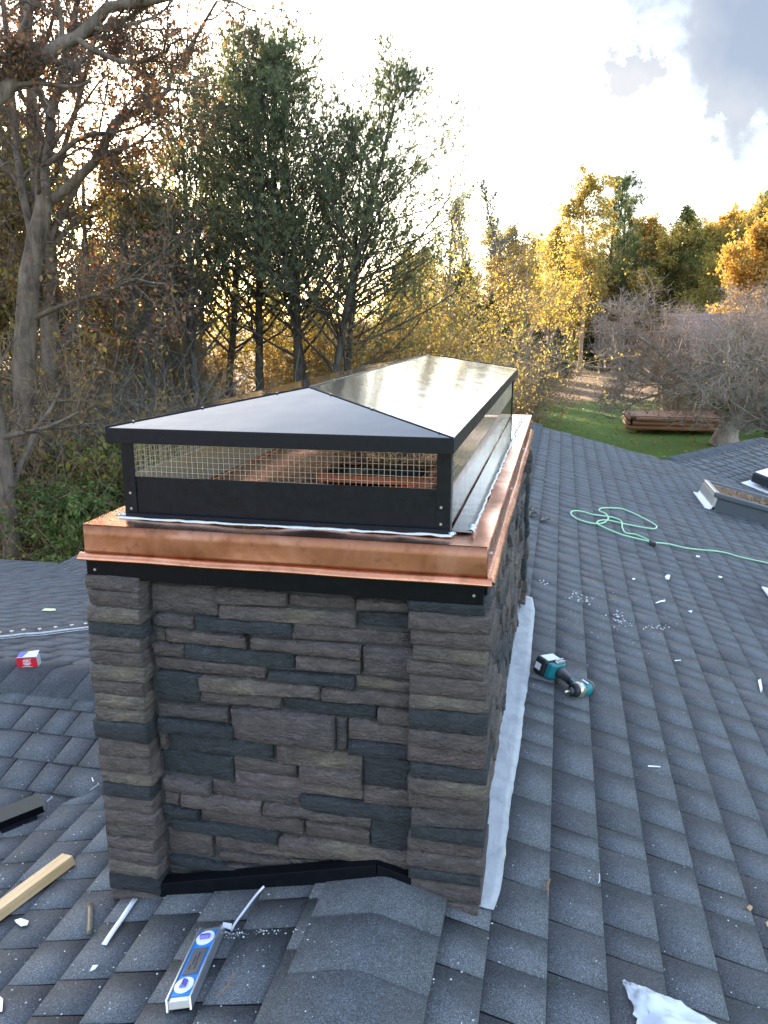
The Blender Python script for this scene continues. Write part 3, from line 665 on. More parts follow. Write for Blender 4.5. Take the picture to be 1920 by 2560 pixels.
for xx, rot in ((-.083, 0), (.083, 1)):
    mb = MB(); mb.cyl((xx, 0, .0226), (xx, 0, .0275), .0255, n=28); rg = mb.build('vial_ring', whitep, lv, bevel=.0012)
    mb = MB()
    if rot: mb.cyl((xx-.011, 0, .0278), (xx+.011, 0, .0278), .0085, n=14)
    else: mb.cyl((xx, -.013, .0278), (xx, .013, .0278), .0085, n=14)
    mb.build('vial', vial, rg, smooth=False)
    mb = MB(); mb.box(xx-.001, xx+.001, -.0088, .0088, .0345, .0368) if not rot else mb.box(xx-.0088, xx+.0088, -.001, .001, .0345, .0368); mb.build('vial_line', blackp, rg)
# impact driver lying on its side
pb, ph = V3(onR(1372, 1692)), V3(onR(1452, 1748))
dr = frame_on('impact_driver', pb, ph-pb, NRm); HL = (ph-pb).length
tag(dr, 'black and teal cordless impact driver lying on the right roof slope', 'power tool')
# local x battery to head, local y to the far side, z up
sgn = -1   # bit points to the chimney side
mb = MB(); mb.box(-.062, .006, -.062, .056, .0, .082); bt = mb.build('battery', blackp, dr, bevel=.012, seg=3)
mb = MB(); mb.box(-.052, .000, -.045, .045, .0822, .0845); mb.build('battery_label', whitec, bt, bevel=.003)
mb = MB(); mb.box(-.0645, -.0622, -.030, .004, .022, .054); mb.build('battery_sticker', whitec, bt)
mb = MB(); mb.box(-.050, -.018, -.0645, -.0622, .024, .056); mb.build('battery_sticker', whitec, bt)
mb = MB(); mb.prism([(.008, -.058), (.034, -.050), (.046, -.026), (.046, .030), (.034, .050), (.008, .054)], 'z', .006, .078); ft = mb.build('foot', teal, dr, bevel=.006, seg=2)
mb = MB(); mb.box(.010, .030, -.010, .046, .079, .083); mb.box(.010, .016, -.010, .046, .083, .094); mb.box(.026, .031, -.002, .044, .083, .092); mb.build('belt_hook', alu, ft, bevel=.0015)
def loft(name, secs, mat, par, n=14):
    """elliptic sections (x, cy, cz, ry, rz)"""
    V = []
    for x, cy, cz, ry, rz in secs:
        for i in range(n): a = 2*math.pi*i/n; V.append((x, cy+ry*math.copysign(abs(math.cos(a))**.75, math.cos(a)), cz+rz*math.copysign(abs(math.sin(a))**.75, math.sin(a))))
    F = [(k*n+i, k*n+(i+1) % n, (k+1)*n+(i+1) % n, (k+1)*n+i) for k in range(len(secs)-1) for i in range(n)]+[tuple(range(n))[::-1], tuple(range((len(secs)-1)*n, len(secs)*n))]
    mb = MB(); mb.add(V, F); return mb.build(name, mat, par, smooth=True)
loft('handle', [(.040, .004, .044, .034, .030), (.062, .006, .042, .026, .023), (.09, .006, .040, .021, .020), (.125, .004, .038, .021, .020), (.16, .0, .038, .026, .023), (.185, -.004, .038, .034, .027)], darkp, dr)
mb = MB(); mb.prism([(.12, -.022), (.17, -.040), (.172, -.028), (.13, -.014)], 'z', .028, .050); mb.build('trigger', blackp, dr, bevel=.003)
hx = HL*.93
hd = empty('motor_housing'); 
def yl(name, secs, mat, par, n=20):
    V = []
    for y_, r in secs:
        for i in range(n): a = 2*math.pi*i/n; V.append((hx+r*math.cos(a), y_, .038+r*.95*math.sin(a)))
    F = [(k*n+i, k*n+(i+1) % n, (k+1)*n+(i+1) % n, (k+1)*n+i) for k in range(len(secs)-1) for i in range(n)]+[tuple(range(n))[::-1], tuple(range((len(secs)-1)*n, len(secs)*n))]
    mb = MB(); mb.add(V, F); return mb.build(name, mat, par, smooth=True)
bpy.data.objects.remove(hd)
hd = yl('motor_housing', [(.066, .018), (.062, .031), (.045, .037), (.005, .038), (-.012, .037)], teal, dr)
yl('rear_cap', [(.0685, .012), (.067, .026), (.060, .034), (.047, .0385), (.040, .0388), (.034, .0375)], darkp, hd)
for zz, yy in ((.0755, .004), (.0755, .022)):
    mb = MB(); mb.box(hx-.018, hx+.018, yy, yy+.012, zz-.003, zz+.001); mb.build('housing_badge', whitec if yy < .01 else darkp, hd, bevel=.002)
yl('hammer_case', [(-.0125, .0375), (-.035, .036), (-.045, .033)], silver, dr); yl('nose_bumper', [(-.0455, .0345), (-.060, .031), (-.068, .022)], blackp, dr)
yl('chuck', [(-.0685, .016), (-.082, .0155), (-.086, .010)], darkp, dr); bit = yl('driver_bit', [(-.0865, .0062), (-.122, .0062), (-.123, .004)], silver, dr)
mb = MB(); mb.prism([(hx-.065, -.018), (hx-.02, -.030), (hx-.02, .02), (hx-.06, .012)], 'z', .020, .058); mb.build('grip_collar', teal, dr, bevel=.006)
# green cord and black cable
def z5(x, y): return 1200+x/2.3042, 950+y/2.3042
gp = [(1700,1068),(1659,1055),(1500,1020),(1390,990),(1200,970),(1090,945),(1000,935),(970,922),(900,890),(840,880),(820,850),(815,815),(780,795),(730,785),(650,775),(600,760),(545,753),(523,768),(560,800),(640,824),(700,826),(732,808),(738,790),(720,768),(690,755),(690,742),(720,736),(760,737),(830,745),(930,790),(1000,828),(1018,848),(985,856),(850,832),(740,808),(690,810),(672,825),(700,842),(800,885),(870,905),(960,927),(990,940)]
gcord = plain('green_cord_jacket', (.33, .60, .36), .45)
gc = tube_curve('extension_cord', [onR(*z5(*q), up=.018) for q in gp], .0066, gcord)
tag(gc, 'light green extension cord looped on the right roof slope', 'cord')
pe = V3(onR(*z5(990, 942), up=.018)); po_ = frame_on('cord_plug', pe-NRm*.018, V3(onR(*z5(1005, 955)))-V3(onR(*z5(985, 935))), NRm)
mb = MB(); mb.prism([(-.05, -.012), (.02, -.020), (.05, -.018), (.05, .018), (.02, .020), (-.05, .012)], 'z', .003, .034); po2 = mb.build('plug_body', blackp, gc, bevel=.006); po2.matrix_basis = po_.matrix_basis.copy(); bpy.data.objects.remove(po_)
def z5b(x, y): return 1200+x/4.4250, 1000+y/4.4250
bc = tube_curve('black_cable', [onR(*z5b(*q), up=.016+.004*(i % 3)) for i, q in enumerate([(500,1235),(545,1252),(600,1240),(635,1268),(590,1290),(552,1272),(565,1240),(620,1245),(670,1275),(695,1308),(680,1336),(704,1330),(740,1318),(772,1314)])], .0065, blackp)
tag(bc, 'short black cable coiled on the shingles beside the chimney', 'cable')
tube_curve('cable_end', [onR(*z5b(*q), up=.02) for q in [(545, 1195), (565, 1160), (583, 1150), (582, 1225)]], .0055, blackp, bc)
# lumber offcut
lp = [V3(onL(*q)) for q in ((0, 2278), (30, 2305), (192, 2166), (164, 2157))]
pine_wood = Mat('sawn_pine'); gr = pine_wood.noise(9, 5, .6, pine_wood.scale(pine_wood.obj(), (1.2, 14, 14)), .5); kn = pine_wood.noise(34, 2, .5, pine_wood.obj())
cc_ = pine_wood.ramp(gr, [(.3, (.55, .33, .15)), (.7, (.72, .49, .26))]); cc_ = pine_wood.mix(pine_wood.map(kn, .68, .76, 0, .6), cc_, (.22, .11, .05)); pine_wood = pine_wood.pbr(cc_, .6, 0, pine_wood.bump(gr, .2, .003))
a_, b_ = V3(onL(-120, 2388)), V3(onL(178, 2163)); wb = frame_on('wood_offcut', (a_+b_)/2, b_-a_, NLm); wl = (b_-a_).length
mb = MB(); mb.box(-wl/2, wl/2, -.030, .030, 0.0, .034); mb.build('board', pine_wood, wb, bevel=.002)
tag(wb, 'pale pine lumber offcut lying left of the chimney foot', 'lumber')
# bent brown metal trim
bt_m = mat_bronze('brown_trim_paint', (.085, .072, .055), .35)
a_, b_ = V3(onN(-90, 2112)), V3(onN(112, 2032)); tr = frame_on('metal_trim', (a_+b_)/2, b_-a_, NNm); tl_ = (b_-a_).length
mb = MB(); mb.hexa([(-tl_/2, -.002, .030), (tl_/2, -.002, .030), (tl_/2, .066, .040), (-tl_/2, .066, .040), (-tl_/2, -.002, .0325), (tl_/2, -.002, .0325), (tl_/2, .066, .0425), (-tl_/2, .066, .0425)]); mb.build('top_leg', bt_m, tr)
mb = MB(); mb.box(-tl_/2, tl_/2, -.0045, -.002, 0.0, .033); mb.build('side_leg', M['black_band'], tr)
mb = MB(); mb.box(-tl_/2, tl_/2-.03, -.034, -.0048, 0.001, .0035); mb.build('toe_leg', M['bronze'], tr)
tag(tr, 'bent brown metal trim offcut in the left roof valley', 'trim')
# flat strips
def strip(name, a, b, w_, mat, label, cat, plane=onL, n=NLm, th=.0015, lift=.002):
    a, b = V3(plane(*a)), V3(plane(*b)); e = frame_on(name, (a+b)/2, b-a, n); l = (b-a).length
    g = np.random.default_rng(int(l*1e4)); K = 8; V = []
    for i in range(K+1):
        x = -l/2+l*i/K; zz = lift+.0006*math.sin(i*1.3)
        V += [(x-.006*(i == 0), -w_/2, zz), (x+.006*(i == K), w_/2, zz), (x-.006*(i == 0), -w_/2, zz+th), (x+.006*(i == K), w_/2, zz+th)]
    F = []
    for i in range(K):
        c = 4*i; F += [(c, c+4, c+5, c+1), (c+2, c+3, c+7, c+6), (c, c+2, c+6, c+4), (c+1, c+5, c+7, c+3)]
    F += [(0, 1, 3, 2), (4*K, 4*K+2, 4*K+3, 4*K+1)]
    me = npmesh(name, np.array(V), np.array(F)); bpy.data.objects.remove(e)
    d = (b-a).normalized(); n = Vector(n); y_ = n.cross(d); p = (a+b)/2+n*TOP; o = link(name, me, None, mat)
    o.matrix_basis = Matrix(((d.x, y_.x, n.x, p.x), (d.y, y_.y, n.y, p.y), (d.z, y_.z, n.z, p.z), (0, 0, 0, 1))); return tag(o, label, cat)
strip('vinyl_strip', (340, 2256), (264, 2368), .019, whitec, 'thin white vinyl strip pointing at the left stone pilaster', 'strip')
strip('brown_strip', (228, 2266), (226, 2342), .019, bt_m, 'short brown metal strip beside the white vinyl strip', 'strip')
strip('cut_flashing_scrap', (-20, 2108), (10, 2092), .05, alu, 'shiny metal scrap at the left edge below the brown trim', 'scrap', plane=onN, n=NNm)
wire_pts = [onL(660, 2216, up=.03), onL(640, 2238, up=.022), onL(612, 2275, up=.018), onL(588, 2308, up=.016), onL(579, 2325, up=.016)]
ww = tube_curve('foam_strip', wire_pts, .0035, whitec); tag(ww, 'thin curled white backing strip trailing above the spirit level', 'strip')
mb = MB(); q = [V3(onL(*k, up=.018)) for k in ((558, 2308), (580, 2312), (578, 2324), (556, 2318))]; mb.add([*q, *[k+Vector((0, 0, .004)) for k in q]], [(0, 3, 2, 1), (4, 5, 6, 7), (0, 1, 5, 4), (1, 2, 6, 5), (2, 3, 7, 6), (3, 0, 4, 7)]); mb.build('strip_tail', whitec, ww)
# plastic scraps
def flake(name, pts, plane, mat, label, cat='scrap', group=None, th=.0015, up=.0125, curl=.003):
    P = [V3(plane(*q, up=up)) for q in pts]; n = len(P); c = sum(P, Vector())/n; mb = MB()
    T = [p+Vector((0, 0, curl*((i*7) % 3)/2)) for i, p in enumerate(P)]; c2 = c+Vector((0, 0, curl*.9))
    vs = T+[t-Vector((0, 0, th)) for t in T]+[c2, c2-Vector((0, 0, th))]
    fs = [(i, (i+1) % n, 2*n) for i in range(n)]+[(n+(i+1) % n, n+i, 2*n+1) for i in range(n)]+[(i, n+i, n+(i+1) % n, (i+1) % n) for i in range(n)]
    mb.add(vs, fs); return tag(mb.build(name, mat), label, cat, group)
flake('plastic_scrap', [(36, 2300), (52, 2296), (72, 2304), (68, 2312), (52, 2316), (40, 2308)], onL, whitec, 'small crumpled white plastic scrap below the lumber offcut')
flake('paper_scrap', [(224, 2428), (232, 2414), (246, 2414), (238, 2422)], onL, whitec, 'tiny white triangular scrap below the white vinyl strip')
flake('paper_scrap', [(0, 2490), (8, 2498), (6, 2530), (-8, 2530), (-8, 2492)], onL, whitec, 'white plastic scrap at the lower left edge of the roof')
flake('nail_tag', [(104, 1526), (112, 1521), (138, 1522), (140, 1526), (126, 1528)], onF, plain('yellow_tag', (.75, .70, .42), .5), 'small yellowish scrap on the far left roof slope')
grp = 'white scraps scattered down the right roof slope'
for q in ([(1740,1388),(1750,1390),(1749,1394),(1741,1392)], [(1581,1445),(1588,1446),(1587,1450),(1580,1448)], [(1797,1439),(1806,1442),(1804,1446),(1796,1443)],
          [(1720,1527),(1731,1526),(1728,1533)], [(1687,1650),(1702,1650),(1702,1652),(1687,1652)], [(1620,1913),(1651,1916),(1651,1919),(1620,1916)]):
    flake('white_scrap', q, onR, whitec, {1740: 'tiny white chip just below the green cord', 1581: 'tiny white chip left of the paper wad', 1797: 'tiny white chip right of the paper wad', 1720: 'tiny white chip right of the twisted tape scrap', 1687: 'thin white sliver below the twisted tape scrap', 1620: 'long white sliver low on the right roof slope'}[q[0][0]], 'scrap', grp)
flake('paper_wad', [(1662,1441),(1668,1438),(1675,1441),(1673,1446),(1665,1447)], onR, whitec, 'crumpled whitish paper wad above the other chips on the right slope', th=.010, curl=.012)
flake('tape_scrap', [(1638,1507),(1650,1502),(1663,1500),(1663,1503),(1652,1505),(1641,1509)], onR, whitec, 'twisted white tape scrap in the middle of the right slope')
flake('plastic_spout', [(1895,1700),(1902,1698),(1906,1724),(1902,1730),(1898,1716)], onR, whitec, 'small white plastic nozzle near the right edge of the roof', th=.006, curl=.006)
flake('dry_leaf', [(1866,2268),(1874,2262),(1882,2270),(1876,2278)], onR, plain('dry_leaf_brown', (.42, .24, .12), .7), 'small dry brown leaf near the right edge of the roof', 'leaf', th=.001)
flake('dry_leaf', [(1914,2306),(1926,2300),(1930,2314),(1918,2316)], onR, plain('dry_leaf_tan', (.5, .33, .18), .7), 'pale dry leaf cut off by the right edge of the photo', 'leaf', th=.001)
needle = plain('pine_needle_brown', (.36, .15, .05), .7)
for i, (pts, lab) in enumerate((([(1376, 2198), (1371, 2215), (1369, 2240)], 'brown pine needles on the shingle right of the membrane strip'), ([(1498, 2184), (1499, 2200), (1496, 2208)], 'thin pale straw lying on the right roof slope'), ([(585, 2430), (572, 2460), (545, 2490)], 'dry pine needle lying right of the spirit level'))):
    o = tube_curve('pine_needle', [(onL if i == 2 else onR)(*q, up=.014) for q in pts], .0012, needle if i != 1 else whitec, res=3); tag(o, lab, 'pine needle')
    if i == 0: tube_curve('needle', [onR(*q, up=.014) for q in ((1375, 2198), (1367, 2212), (1368, 2226))], .0012, needle, o, res=3)
# nails
steel = plain('nail_steel', (.62, .6, .55), .35, .8)
for i, (a, b, lab) in enumerate((((230, 1944), (234, 1955), 'stubby roofing nail near the left stone pilaster'), ((226, 1975), (246, 1961), 'longer loose nail pointing at the left stone pilaster'), ((117, 2004), (130, 1994), 'loose nail just above the bent brown trim'))):
    a, b = V3(onN(*a, up=.016)), V3(onN(*b, up=.016)); mb = MB(); mb.cyl(a, b, .0022, n=7); o = tag(mb.build('roofing_nail', steel), lab, 'nail')
    d = (b-a).normalized(); mb = MB(); mb.cyl(b, b+d*.0015, .0058, n=10); mb.build('head', steel, o)
# collated nail strip
sp = [onF(*q, up=.02) for q in ((-30, 1598), (0, 1592), (30, 1589), (60, 1585), (100, 1583), (140, 1578), (180, 1573), (215, 1569), (240, 1567))]
ns = tube_curve('nail_strip', sp, .006, whitec); tag(ns, 'long strip of collated roofing nails on the left slope', 'nail strip')
for k in range(8):
    q = np.array(sp[k]) if k < len(sp) else None; b = Vector(q)+Vector((0, .0, .0)); mb = MB(); mb.cyl(b, b+Vector((0, 0, .026)), .0035, n=6); mb.cyl(b+Vector((0, 0, .026)), b+Vector((0, 0, .030)), .012, n=10); mb.build('nail', steel, ns)
tube_curve('wire', [p+np.array([.0, -.02, -.008]) for p in np.array(sp)], .0035, steel, ns)
# red nail box with its flap up
b0, b1 = V3(onN(44, 1676)), V3(onN(97, 1673)); nb = frame_on('nail_box', (b0+b1)/2, b1-b0, (0, -.12, .99)); bl = (b1-b0).length*.96
nb.location.z += .006
tag(nb, 'open red and white cardboard nail box marked ABC on the left roof ridge', 'box')
bh, bd = .050, .042
mb = MB(); mb.box(-bl/2, bl/2, 0, .0015, 0, bh); fp = mb.build('front_panel', redc, nb)
mb = MB(); mb.box(-bl/2, bl/2, bd, bd+.0015, 0, bh); mb.build('back_panel', whitec, nb)
mb = MB(); mb.box(-bl/2, -bl/2+.0015, .0016, bd-.0002, 0, bh); mb.build('side_panel', redc, nb)
mb = MB(); mb.box(bl/2-.0015, bl/2, .0016, bd-.0002, 0, bh); mb.build('side_panel', whitec, nb)
mb = MB(); mb.box(-bl/2+.002, bl/2-.002, .002, bd-.001, .001, .003); mb.build('bottom_panel', whitec, nb)
mb = MB(); mb.hexa([(-bl/2+.003, .006, bh+.001), (bl/2, .006, bh+.004), (bl/2, bd+.006, bh+.018), (-bl/2+.003, bd+.006, bh+.006), (-bl/2+.003, .006, bh+.0025), (bl/2, .006, bh+.0055), (bl/2, bd+.006, bh+.0195), (-bl/2+.003, bd+.006, bh+.0075)]); lid = mb.build('lid_flap', whitec, nb)
mb = MB(); mb.hexa([(-bl/2+.004, .008, bh+.0030), (-bl/2+.03, .008, bh+.0048), (-bl/2+.05, bd, bh+.0150), (-bl/2+.004, bd, bh+.0100), (-bl/2+.004, .008, bh+.0035), (-bl/2+.03, .008, bh+.0053), (-bl/2+.05, bd, bh+.0155), (-bl/2+.004, bd, bh+.0105)]); mb.build('printed_corner', bluec, lid)
def text(name, s, size, parent, mat, M4, shear=0., ext=.0003):
    cu = bpy.data.curves.new(name, 'FONT'); cu.body = s; cu.size = size; cu.align_x = 'CENTER'; cu.align_y = 'CENTER'; cu.extrude = ext; cu.shear = shear; cu.offset = size*.018
    o = bpy.data.objects.new(name, cu); COL.objects.link(o)
    dg = bpy.context.evaluated_depsgraph_get(); me = bpy.data.meshes.new_from_object(o.evaluated_get(dg)); bpy.data.objects.remove(o)
    o = link(name, me, parent, mat); me.materials.clear(); me.materials.append(mat); o.matrix_basis = M4; return o
Mx = lambda x, z: Matrix.Translation((x, -.0008, z)) @ Matrix.Rotation(math.pi/2, 4, 'X')
text('lettering', 'ABC', bl*.21, fp, whitec, Mx(0, bh*.73), .25)
mb = MB(); mb.box(-bl*.20, bl*.20, -.001, -.0002, bh*.36, bh*.44); mb.box(-bl*.13, bl*.13, -.001, -.0002, bh*.24, bh*.31); mb.box(-bl*.25, bl*.25, -.001, -.0002, bh*.05, bh*.09); mb.box(-bl*.17, bl*.17, -.001, -.0002, bh*.50, bh*.53); mb.build('print_lines', whitec, fp)
# crumpled plastic bag
K = 26; g = np.random.default_rng(21); c00, c10, c01 = [np.array(onR(*q)) for q in ((1556, 2464), (1770, 2566), (1592, 2572))]
U_, V_ = np.meshgrid(np.linspace(.02, 1.7, K), np.linspace(0, 1., K), indexing='ij')
P = c00+((c01-c00)*(1-V_)[..., None]+(c10-c00)*V_[..., None])*U_[..., None]
h = np.zeros_like(U_)
for _ in range(9): a = g.uniform(0, 6.28); f_ = g.uniform(4, 11); h += g.uniform(.2, 1.)*np.abs(np.sin((U_*math.cos(a)+V_*math.sin(a))*f_+g.uniform(0, 6)))
h = h/h.max(); P[..., 2] += .014+.05*h*np.clip(np.minimum(V_, 1-V_)*4, .12, 1)*np.clip(U_*2, .15, 1)
P[..., :2] += g.normal(0, .0025, P[..., :2].shape)
idx = np.arange(K*K).reshape(K, K); F = np.stack([idx[:-1, :-1], idx[1:, :-1], idx[1:, 1:], idx[:-1, 1:]], -1).reshape(-1, 4)
pm = Mat('milky_plastic'); x = pm.n('ShaderNodeBsdfPrincipled'); x.inputs['Base Color'].default_value = (.74, .76, .80, 1); x.inputs['Roughness'].default_value = .28
t = pm.n('ShaderNodeBsdfTransparent'); ms = pm.n('ShaderNodeMixShader'); ms.inputs[0].default_value = .78; pm.l(t.outputs[0], ms.inputs[1]); pm.l(x.outputs[0], ms.inputs[2]); pm.l(ms.outputs[0], pm.out.inputs[0])
o = link('plastic_bag', npmesh('plastic_bag', P.reshape(-1, 3), F, False), None, pm.m); tag(o, 'crumpled milky white plastic bag at the bottom edge of the roof', 'bag')
# specks of mortar and caulk, too many to count
P, sz = [], []
for (pl, x0, x1, y0, y1, n_) in ((onL, 0, 700, 2040, 2560, 200), (onL, 560, 620, 2330, 2345, 30), (onL, 480, 760, 2322, 2336, 60), (onR, 1240, 1900, 1500, 2560, 140), (onR, 1400, 1700, 1480, 1600, 150), (onN, 20, 240, 1780, 2000, 40), (onR, 760, 1240, 2290, 2560, 70)):
    for _ in range(n_):
        q = pl(rnd.uniform(x0, x1), rnd.uniform(y0, y1), up=.0135)
        if -.02 < q[0] < 1.14 and q[1] > -.02 and q[1] < 2.8: continue
        P.append(q); sz.append(rnd.choice((.0012, .0018, .0025, .0035)))
def smear(px, py, w_, h_, n_):
    for _ in range(n_): P.append(onR(px+rnd.gauss(0, w_), py+rnd.gauss(0, h_), up=.0135)); sz.append(rnd.choice((.003, .005, .008)))
smear(1440, 1487, 9, 7, 26); smear(1468, 1500, 10, 5, 14); smear(1545, 1545, 12, 9, 30); smear(1560, 1560, 14, 4, 14); smear(1632, 1570, 16, 5, 26); smear(1362, 1455, 7, 5, 10)
P = np.array(P); sz = np.array(sz); n = len(P); an = NR.uniform(0, 6.28, n); asp = NR.uniform(.3, 1., n)
ux = np.stack([np.cos(an), np.sin(an), NR.uniform(-.2, .2, n)], 1)*sz[:, None]; vx = np.stack([-np.sin(an), np.cos(an), NR.uniform(-.2, .2, n)], 1)*(sz*asp)[:, None]
tp = np.array([0, 0, 1.])*sz[:, None]*.7
V = np.stack([P-ux, P-vx, P+ux, P+vx, P+tp], 1).reshape(-1, 3); b = np.arange(n)[:, None]*5
F = np.concatenate([b+np.array([[i, (i+1) % 4, 4]]) for i in range(4)])
o = link('mortar_crumbs', npmesh('mortar_crumbs', V, F), None, plain('mortar_white', (.55, .56, .58), .8)); tag(o, 'white mortar crumbs and sealant specks scattered over the shingles', 'debris', kind='stuff')
# skylights
glass = Mat('skylight_glass').pbr((.02, .022, .018), .02, 0, spec=1., coat=1., coat_r=.01); clad = plain('grey_cladding', (.060, .066, .078), .35); beige = plain('aluminium_saddle', (.48, .45, .40), .3, .5)
def skylight(x0, x1, y0, y1, label):
    xm = Vector((x0, y0, zR(x0))); sk = frame_on('skylight', xm, (1, 0, -S), NRm); LX = (x1-x0)/k1; LY = y1-y0; hc = .19
    mb = MB(); mb.box(.05, LX-.02, .03, LY-.03, -.02, hc-.035); mb.build('curb', clad, sk, bevel=.004)
    mb = MB(); mb.box(-.0, .048, .005, LY-.005, .03, hc-.02); mb.build('head_saddle', beige, sk, bevel=.012, seg=3)
    mb = MB(); mb.box(-.055, .0, -.02, LY+.02, .002, .014); mb.hexa([(-.01, .0, .01), (.02, .0, .01), (.02, LY, .01), (-.01, LY, .01), (.0, .0, .05), (.02, .0, .05), (.02, LY, .05), (.0, LY, .05)]); mb.build('head_flashing', whitec, sk)
    for ya, yb in ((0, .055), (LY-.055, LY)):
        mb = MB(); mb.box(.0, LX, ya, yb, hc-.05, hc+.012); mb.build('frame_rail', clad, sk, bevel=.014, seg=3)
    mb = MB(); mb.box(.002, .06, .0555, LY-.0555, hc-.05, hc+.012); mb.build('frame_rail', beige, sk, bevel=.01, seg=3)
    mb = MB(); mb.box(LX-.055, LX-.001, .0555, LY-.0555, hc-.05, hc+.008); mb.build('frame_rail', clad, sk, bevel=.01)
    mb = MB(); mb.box(.0605, LX-.0555, .0556, LY-.0556, hc-.02, hc-.002); mb.build('pane', glass, sk)
    return tag(sk, label, 'skylight')
skylight(2.975, 4.15, 7.50, 8.32, 'flat glass skylight with pale upper edge on the right roof slope')
skylight(2.95, 4.12, 3.78, 4.60, 'skylight corner cut off by the right edge below the first skylight')
# box vent on the far wing
vv = frame_on('roof_vent', hit(1925, 1222, (wU[0]*S, wU[1]*S, 1), W0[2]+S*(wU[0]*W0[0]+wU[1]*W0[1])), (wU[0], wU[1], -S), Vector((wU[0]*S, wU[1]*S, 1)).normalized())
mb = MB(); mb.box(-.22, .22, -.24, .24, .05, .20); vb = mb.build('hood', blackp, vv, bevel=.03, seg=3)
mb = MB(); mb.box(-.20, .20, -.22, .22, .201, .206); mb.build('hood_sky_reflection', whitec, vb, bevel=.002)  # white slab paints the sky reflection on the black hood
mb = MB(); mb.box(-.30, .28, -.30, .30, .0, .008); mb.build('flange', whitec, vv)
mb = MB()
for k in range(7): mb.box(.221, .226, -.20+.06*k, -.17+.06*k, .06, .15)
mb.build('louvres', clad, vb)
tag(vv, 'black box roof vent on the far right wing, sky reflection painted white on top', 'roof vent')

# ------------------------------------------------------------------ ground
def mat_ground():
    m = Mat('lawn_and_leaf_litter'); p = m.pos(); s3 = m.n('ShaderNodeSeparateXYZ'); m.l(p, s3.inputs[0]); x, y, z = s3.outputs
    n1 = m.noise(.16, 4, .6, p); n2 = m.noise(2.2, 5, .7, p); n3 = m.noise(.6, 3, .6, p); n4 = m.noise(9, 3, .7, p)
    grass = m.mix(n2, (.050, .105, .016), (.120, .195, .036)); grass = m.mix(m.map(n3, .45, .7, 0, .5), grass, (.12, .16, .035))
    grass = m.mix(m.map(n4, .56, .70, 0, .65), grass, (.22, .16, .07))
    litter = m.ramp(n4, [(.3, (.12, .078, .052)), (.55, (.21, .14, .10)), (.75, (.29, .20, .14))]); litter = m.mix(m.map(n3, .5, .7, 0, .5), litter, (.06, .07, .025))
    f1 = m.map(m.math('ADD', x, m.math('MULTIPLY', m.math('SUBTRACT', n1, .5), 9.)), -7., -4.5, 0, 1)
    f2 = m.map(m.math('ADD', y, m.math('MULTIPLY', m.math('SUBTRACT', n1, .5), 26.)), 54., 64., 1, 0)
    return m.pbr(m.mix(m.math('MULTIPLY', f1, f2), litter, grass), .9, 0, m.bump(n4, .8, .05), spec=.15)
gxs = np.concatenate([np.linspace(-1500, -90, 8), np.linspace(-80, 80, 81), np.linspace(90, 1500, 8)]); gys = np.concatenate([np.linspace(-1500, -45, 6), np.linspace(-40, 140, 91), np.linspace(150, 1500, 8)])
X, Y = np.meshgrid(gxs, gys, indexing='ij')
def ground_z(x, y):
    return GZ+.10*np.sin(x*.31)*np.cos(y*.23)+.16*np.sin(x*.11+1)*np.sin(y*.09)
Z = np.where(np.hypot(X, Y-4) > 12, ground_z(X, Y), GZ-.05)
idx = np.arange(X.size).reshape(X.shape); F = np.stack([idx[:-1, :-1], idx[1:, :-1], idx[1:, 1:], idx[:-1, 1:]], -1).reshape(-1, 4)
o = link('ground', npmesh('ground', np.stack([X, Y, Z], -1).reshape(-1, 3), F, True), None, mat_ground()); tag(o, 'green lawn running into brown leaf litter under the trees', 'ground', kind='structure')

# ------------------------------------------------------------------ tree generator
def unit(v): return v/(np.linalg.norm(v, axis=-1, keepdims=True)+1e-9)
def march(g, p, d, L, K, trop, wig):
    N = len(p); out = np.zeros((N, K, 3)); out[:, 0] = p; d = unit(d); st = (L/(K-1))[:, None]
    for k in range(1, K):
        d = unit(d+np.array([0, 0, 1.])*trop+g.normal(0, wig, d.shape)); out[:, k] = out[:, k-1]+d*st
    return out
def level(g, P, R, n, t0, t1, ang, asd, lf, K, trop, wig, rr, rmin=.006, lmin=.15):
    N, Kp, _ = P.shape; plen = np.linalg.norm(np.diff(P, axis=1), axis=2).sum(1)
    t = t0+(t1-t0)*(np.arange(n)[None]+g.uniform(0, 1, (N, n)))/n; f = t*(Kp-1); i = np.clip(f.astype(int), 0, Kp-2); w_ = (f-i)[..., None]
    bi = np.arange(N)[:, None]; a, b = P[bi, i], P[bi, i+1]; pos = a*(1-w_)+b*w_; pd = unit(b-a); rad = R[bi, i]*(1-w_[..., 0])+R[bi, i+1]*w_[..., 0]
    phi = g.uniform(0, 6.28, (N, 1))+np.arange(n)[None]*2.4+g.normal(0, .35, (N, n))
    ref = np.where(np.abs(pd[..., 2:3]) > .9, np.array([1., 0, 0]), np.array([0, 0, 1.])); n1 = unit(np.cross(pd, ref)); n2 = np.cross(pd, n1)
    A = ang(t) if callable(ang) else np.full(t.shape, ang); A = A+g.normal(0, asd, t.shape)
    d = np.cos(A)[..., None]*pd+np.sin(A)[..., None]*(np.cos(phi)[..., None]*n1+np.sin(phi)[..., None]*n2)
    L = np.maximum(plen[:, None]*(lf(t) if callable(lf) else lf)*g.uniform(.65, 1.25, t.shape), lmin)
    Q = march(g, pos.reshape(-1, 3), d.reshape(-1, 3), L.ravel(), K, trop, wig)
    r0 = np.maximum(rad.ravel()*rr, rmin); RR = r0[:, None]*np.linspace(1, .35, K)[None]
    return Q, np.maximum(RR, rmin*.6)
